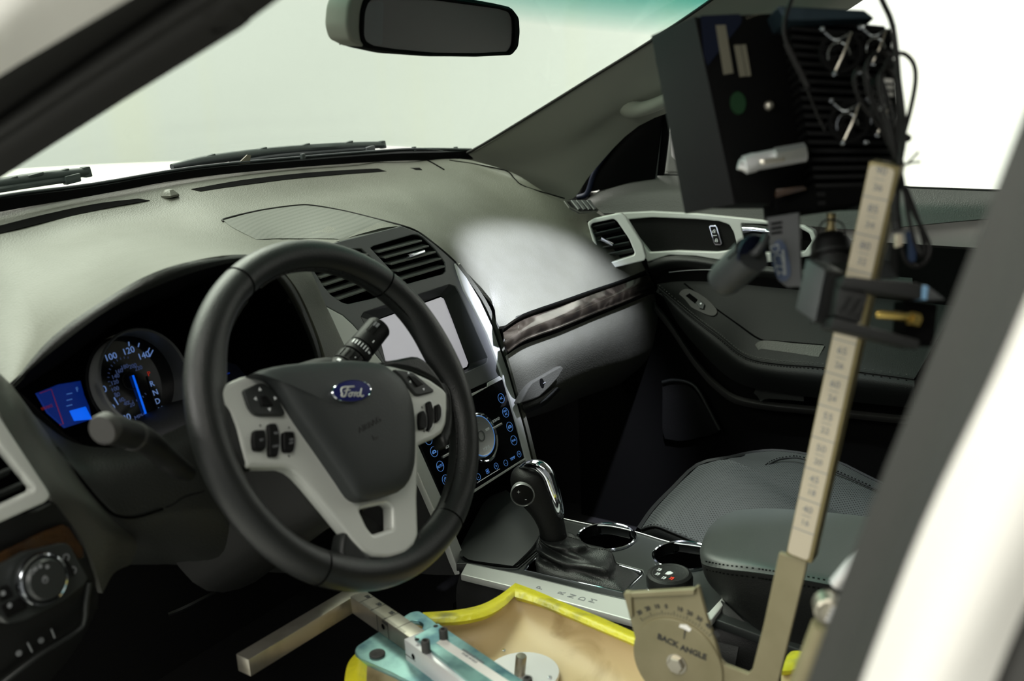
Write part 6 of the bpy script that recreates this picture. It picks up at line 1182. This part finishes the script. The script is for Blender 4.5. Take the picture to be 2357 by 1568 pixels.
hexa('case_foot', [PD(1785, 440, .90), PD(1990, 428, .87), PD(1995, 466, .87), PD(1790, 494, .90)], CD*.05, 'matte_black', ec, .002)
hexa('warning_strip', [PD(1787, 436, .888), PD(1850, 428, .885), PD(1858, 436, .885), PD(1786, 455, .888)], CD*.004, 'brown_wood', ec, .0003)
# carrier under the case: tag handle, can, ball mount
cr_ = empty('ball_mount', PD(1912, 560, .90), 'black ball mount with dome and stem hanging below the electronics case', 'mount')
DMf = Frame(PD(1914, 560, .90), CR, CU*.3-CD*.95)
if DMf.n.dot(CU) < 0: DMf = Frame(DMf.o, -CR, DMf.y)
lathe('dome', DMf, (0, 0), [(.018, -.014), (.0175, -.002), (.0165, .001), (.013, .006), (.007, .009), (.0003, .0098)], 'black_plastic', cr_, 36, label='glossy black dome')
lathe('dome_foot', DMf, (0, 0), [(.0165, -.024), (.0155, -.012), (.0190, -.012), (.0190, -.010), (.0003, -.010)], 'soft_black', cr_, 36)
tube('stem', [tuple(PD(1912, 540, .90)), tuple(PD(1913, 520, .90)), tuple(PD(1914, 492, .90))], [.006, .0035, .004], 'brass_edge', cr_, seg=12)
tube('ring_wire', [tuple(PD(1880, 545, .895)), tuple(PD(1890, 515, .895)), tuple(PD(1912, 505, .895)), tuple(PD(1938, 515, .895)), tuple(PD(1948, 540, .895))], .0008, 'rubber', cr_, n=4)
tag_ = empty('hanging_tag_grip', PD(1808, 575, .90), 'dark grey grip with an oval blue label below the case', 'handle')
hexa('grip', [PD(1764, 500, .90), PD(1830, 488, .89), PD(1828, 662, .89), PD(1800, 655, .90)], CD*.014+CR*.004, 'clamp_grey', tag_, .003, label='dark grey grip')
GFm = Frame(PD(1764, 500, .899), PD(1830, 488, .889)-PD(1764, 500, .899), CU)
plate('grip_back', GFm, [(1764, 500), (1840, 488), (1846, 660), (1812, 662), (1790, 645), (1774, 600)], -.004, .001, 'clamp_grey', tag_, bev=.001)
og = GFm.hits([(1775, 585), (1782, 560), (1795, 552), (1808, 565), (1817, 600), (1820, 625), (1815, 642), (1802, 648), (1790, 640), (1780, 615)], .0015)
ol = plate2('oval_label', GFm, og, .001, .0018, 'navy_plastic', tag_, bev=0, cs=4, label='oval navy label')
ol.data.materials[0] = mat('navy_label', (.012, .028, .07), .5)
plate('label_print', GFm, [(1799, 576), (1805, 575), (1810, 632), (1803, 634)], .0018, .0022, 'grey_print', ol, bev=0)
text('lettering', 'DC22', GFm, *GFm.hit(1790, 598, .002), .011, 'grey_print', ol, h=.0018, rot=-pi/2+.15)
for y in (515, 526, 537): tube('grip_rib', [tuple(GFm.w(*GFm.hit(1775, y+1, .001), .0012)), tuple(GFm.w(*GFm.hit(1800, y-3, .001), .0012))], .0011, 'matte_black', tag_, seg=6)
can = empty('grey_can', PD(1695, 615, .90), 'dark grey cylindrical can with blue open end under the case', 'can')
pa, pb_ = PD(1672, 640, .905), PD(1730, 586, .875); axc = (pb_-pa).normalized()
tube('can_body', [tuple(pa-axc*.0125), tuple(pa-axc*.011), tuple(pa-axc*.007), tuple(pa), tuple(pb_)], [.004, .0095, .0135, .0152, .0158], 'clamp_grey', can, seg=36, label='dark grey can body')
ff = Frame(pb_, axc.cross(V((0, 0, 1))), V((0, 0, 1)))
s_ = 1 if ff.n.dot(axc) > 0 else -1
lathe('blue_end', ff, (0, 0), [(.0158, -.001*s_), (.0160, .001*s_), (.0150, .0014*s_), (.0146, -.001*s_), (.0003, -.0012*s_)], 'navy_plastic', can, 36, label='navy blue end')
tube('slot', [tuple(PD(1676, 596, .872)), tuple(PD(1696, 577, .862))], .0008, 'matte_black', can, seg=6)
tube('rod', [tuple(pb_), tuple(PD(1742, 580, .87)), tuple(PD(1756, 562, .87)), tuple(PD(1764, 545, .875))], .0034, 'clamp_grey', can, seg=12, label='grey rod leaving the blue end')
# clamp on the bar
cl = empty('bar_clamp', PD(1960, 700, .79), 'dark grey clamp gripping the ruled bar with a brass screw', 'clamp')
hexa('jaw_pad', [PD(1855, 595, .80), PD(1900, 622, .785), PD(1876, 743, .785), PD(1830, 711, .80)], CD*.02+CR*.02, 'clamp_grey', cl, .0015, label='grey jaw pad')
hexa('jaw_back', [PD(1902, 624, .788), PD(1945, 630, .79), PD(1920, 746, .79), PD(1879, 744, .788)], CD*.02, 'soft_black', cl, .0015)
hexa('top_arm', [PD(1942, 636, .765), PD(2120, 652, .755), PD(2126, 690, .755), PD(1936, 662, .765)], CD*.03, 'soft_black', cl, .002, label='upper clamp arm')
hexa('top_arm_tip', [PD(2120, 654, .756), PD(2140, 660, .754), PD(2178, 690, .752), (PD(2124, 690, .755))], CD*.02, 'clamp_grey', cl, .0015)
hexa('blue_ring', [PD(2126, 656, .7535), PD(2138, 659, .7535), PD(2134, 691, .7535), PD(2123, 688, .7535)], CD*.02, 'ring_blue' if 'ring_blue' in MATS else mat('ring_blue', (.16, .30, .46), .4).name, cl, .0008, label='pale blue ring')  # plain pale blue of the ring itself
cb = hexa('body_block', [PD(1932, 658, .77), PD(2000, 676, .765), PD(1982, 746, .765), PD(1920, 728, .77)], CD*.04, 'clamp_grey', cl, .002, label='square body block with raised emblem')
cb.data.materials[0] = MATS['soft_black']
EFm = Frame(PD(1958, 700, .7655), PD(2000, 676, .765)-PD(1932, 658, .77), CU)
for dx_ in (-.006, 0, .006): plate2('emblem', EFm, [(dx_-.001, -.006), (dx_+.001, -.006), (dx_+.004, .006), (dx_+.002, .006)], .0, .0012, 'soft_black', cb, bev=.0003)
hexa('lower_arm', [PD(1918, 730, .765), PD(1984, 745, .76), PD(2040, 765, .755), PD(2100, 775, .755), PD(2100, 800, .755), PD(1914, 757, .765)][0:1]+[PD(2120, 783, .755), PD(2116, 806, .755), PD(1914, 757, .765)], CD*.03, 'soft_black', cl, .002, label='lower clamp arm')
hexa('clamp_back', [PD(2090, 690, .775), PD(2160, 700, .77), PD(2150, 800, .77), PD(2085, 790, .775)], CD*.03, 'matte_black', cl, .002)
tube('brass_screw', [tuple(PD(2016, 724, .76)), tuple(PD(2022, 724, .76)), tuple(PD(2090, 730, .765))], [.0022, .0030, .0028], 'brass', cl, seg=14, label='brass screw')
tube('brass_nut', [tuple(PD(2094, 733, .765)), tuple(PD(2112, 738, .767))], .0052, 'brass', cl, seg=6)
# cables
cb_ = empty('cable_bundle', PD(2065, 380, .80), 'looped black cables tied in a bundle beside the heat sink', 'cable')
def cable(nm, pts, r, d, m_='cable'): return tube(nm, [tuple(PD(x, y, d if len(q_) < 1 else q_[0])) for x, y, *q_ in pts], r, m_, cb_, n=6, seg=8)
cable('cable_loop', [(2066, 378), (2030, 300), (1985, 240), (1966, 190), (1975, 160), (1995, 175), (2010, 230), (2040, 310), (2066, 372)], .0016, .815)
cable('cable_loop', [(2067, 378), (2035, 290), (2000, 220), (1992, 160), (2012, 128), (2040, 122), (2058, 160), (2064, 250), (2070, 370)], .0016, .81)
cable('cable_loop', [(2068, 380), (2078, 320), (2096, 250), (2107, 190), (2104, 150), (2085, 126), (2062, 124), (2045, 140), (2030, 180), (2035, 260), (2066, 374)], .0018, .805)
cable('cable_loop', [(2068, 379), (2050, 300), (2030, 240), (2022, 190), (2030, 165), (2048, 160), (2062, 190), (2068, 260), (2070, 372)], .0015, .80)
cable('cable_loop', [(2069, 378), (2040, 310), (2010, 260), (2008, 200), (2020, 180), (2036, 200), (2052, 270), (2069, 370)], .0016, .82)
cable('cable', [(2005, -60), (2030, 0), (2052, 50), (2062, 110), (2068, 180), (2078, 260), (2080, 320), (2070, 380)], .0022, .79)
cable('cable', [(1840, -50), (1822, 0), (1808, 40), (1806, 80), (1822, 120), (1850, 175), (1862, 200)], .0020, .85)
cable('cable', [(1806, 100), (1830, 150), (1860, 210), (1880, 260), (1900, 300)], .0014, .86)
cable('cable', [(2070, 382), (2078, 430), (2098, 480), (2125, 530), (2140, 570), (2132, 600), (2110, 614), (2085, 600), (2072, 560)], .0017, .80)
cable('cable', [(2071, 382), (2082, 440), (2092, 500), (2106, 560), (2120, 590), (2128, 570), (2112, 500), (2085, 430)], .0015, .80)
cable('cable', [(2067, 380), (2062, 430), (2060, 480), (2066, 530)], .0038, .80, 'soft_black')
cable('cable_tie', [(2066, 381), (2085, 378), (2098, 367), (2114, 350)], .0008, .798); cable('cable_tie', [(2084, 379), (2100, 374), (2118, 373)], .0008, .798)
cable('cable_tie', [(2060, 372), (2068, 368), (2076, 372), (2074, 382), (2064, 384), (2060, 376)], .0016, .799)
cable('knot', [(2078, 318), (2086, 314), (2092, 318), (2086, 322)], .0022, .80)
hexa('white_plug', [PD(2063, 538, .795), PD(2077, 538, .795), PD(2079, 566, .795), PD(2064, 570, .795)], CD*.006, 'rule_cream', cb_, .001, label='pale plug')
hexa('blue_plug', [PD(2090, 530, .80), PD(2108, 540, .80), PD(2110, 600, .80), PD(2094, 606, .80)], CD*.006, 'navy_label', cb_, .001, label='dark blue plug')
for i in range(3):  # white plates painting in the bright background through gaps by the loops
    hexa('bright_gap', [PD(2033, 180+i*15, .83), PD(2056, 182+i*15, .83), PD(2058, 191+i*15, .83), PD(2035, 189+i*15, .83)], CD*.002, 'body_white', cb_, .0003)
# dark bracket behind the bar
br = empty('black_bracket', PD(2040, 620, .86), 'black bracket arm behind the ruled bar and cables', 'bracket')
hexa('bracket_arm', [PD(1992, 590, .86), PD(2050, 600, .86), PD(2075, 640, .86), PD(2000, 640, .86)], CD*.02, 'clamp_grey', br, .003)
hexa('bracket_foot', [PD(2050, 560, .86), PD(2070, 565, .86), PD(2070, 640, .86), PD(2050, 632, .86)], CD*.02, 'soft_black', br, .002)
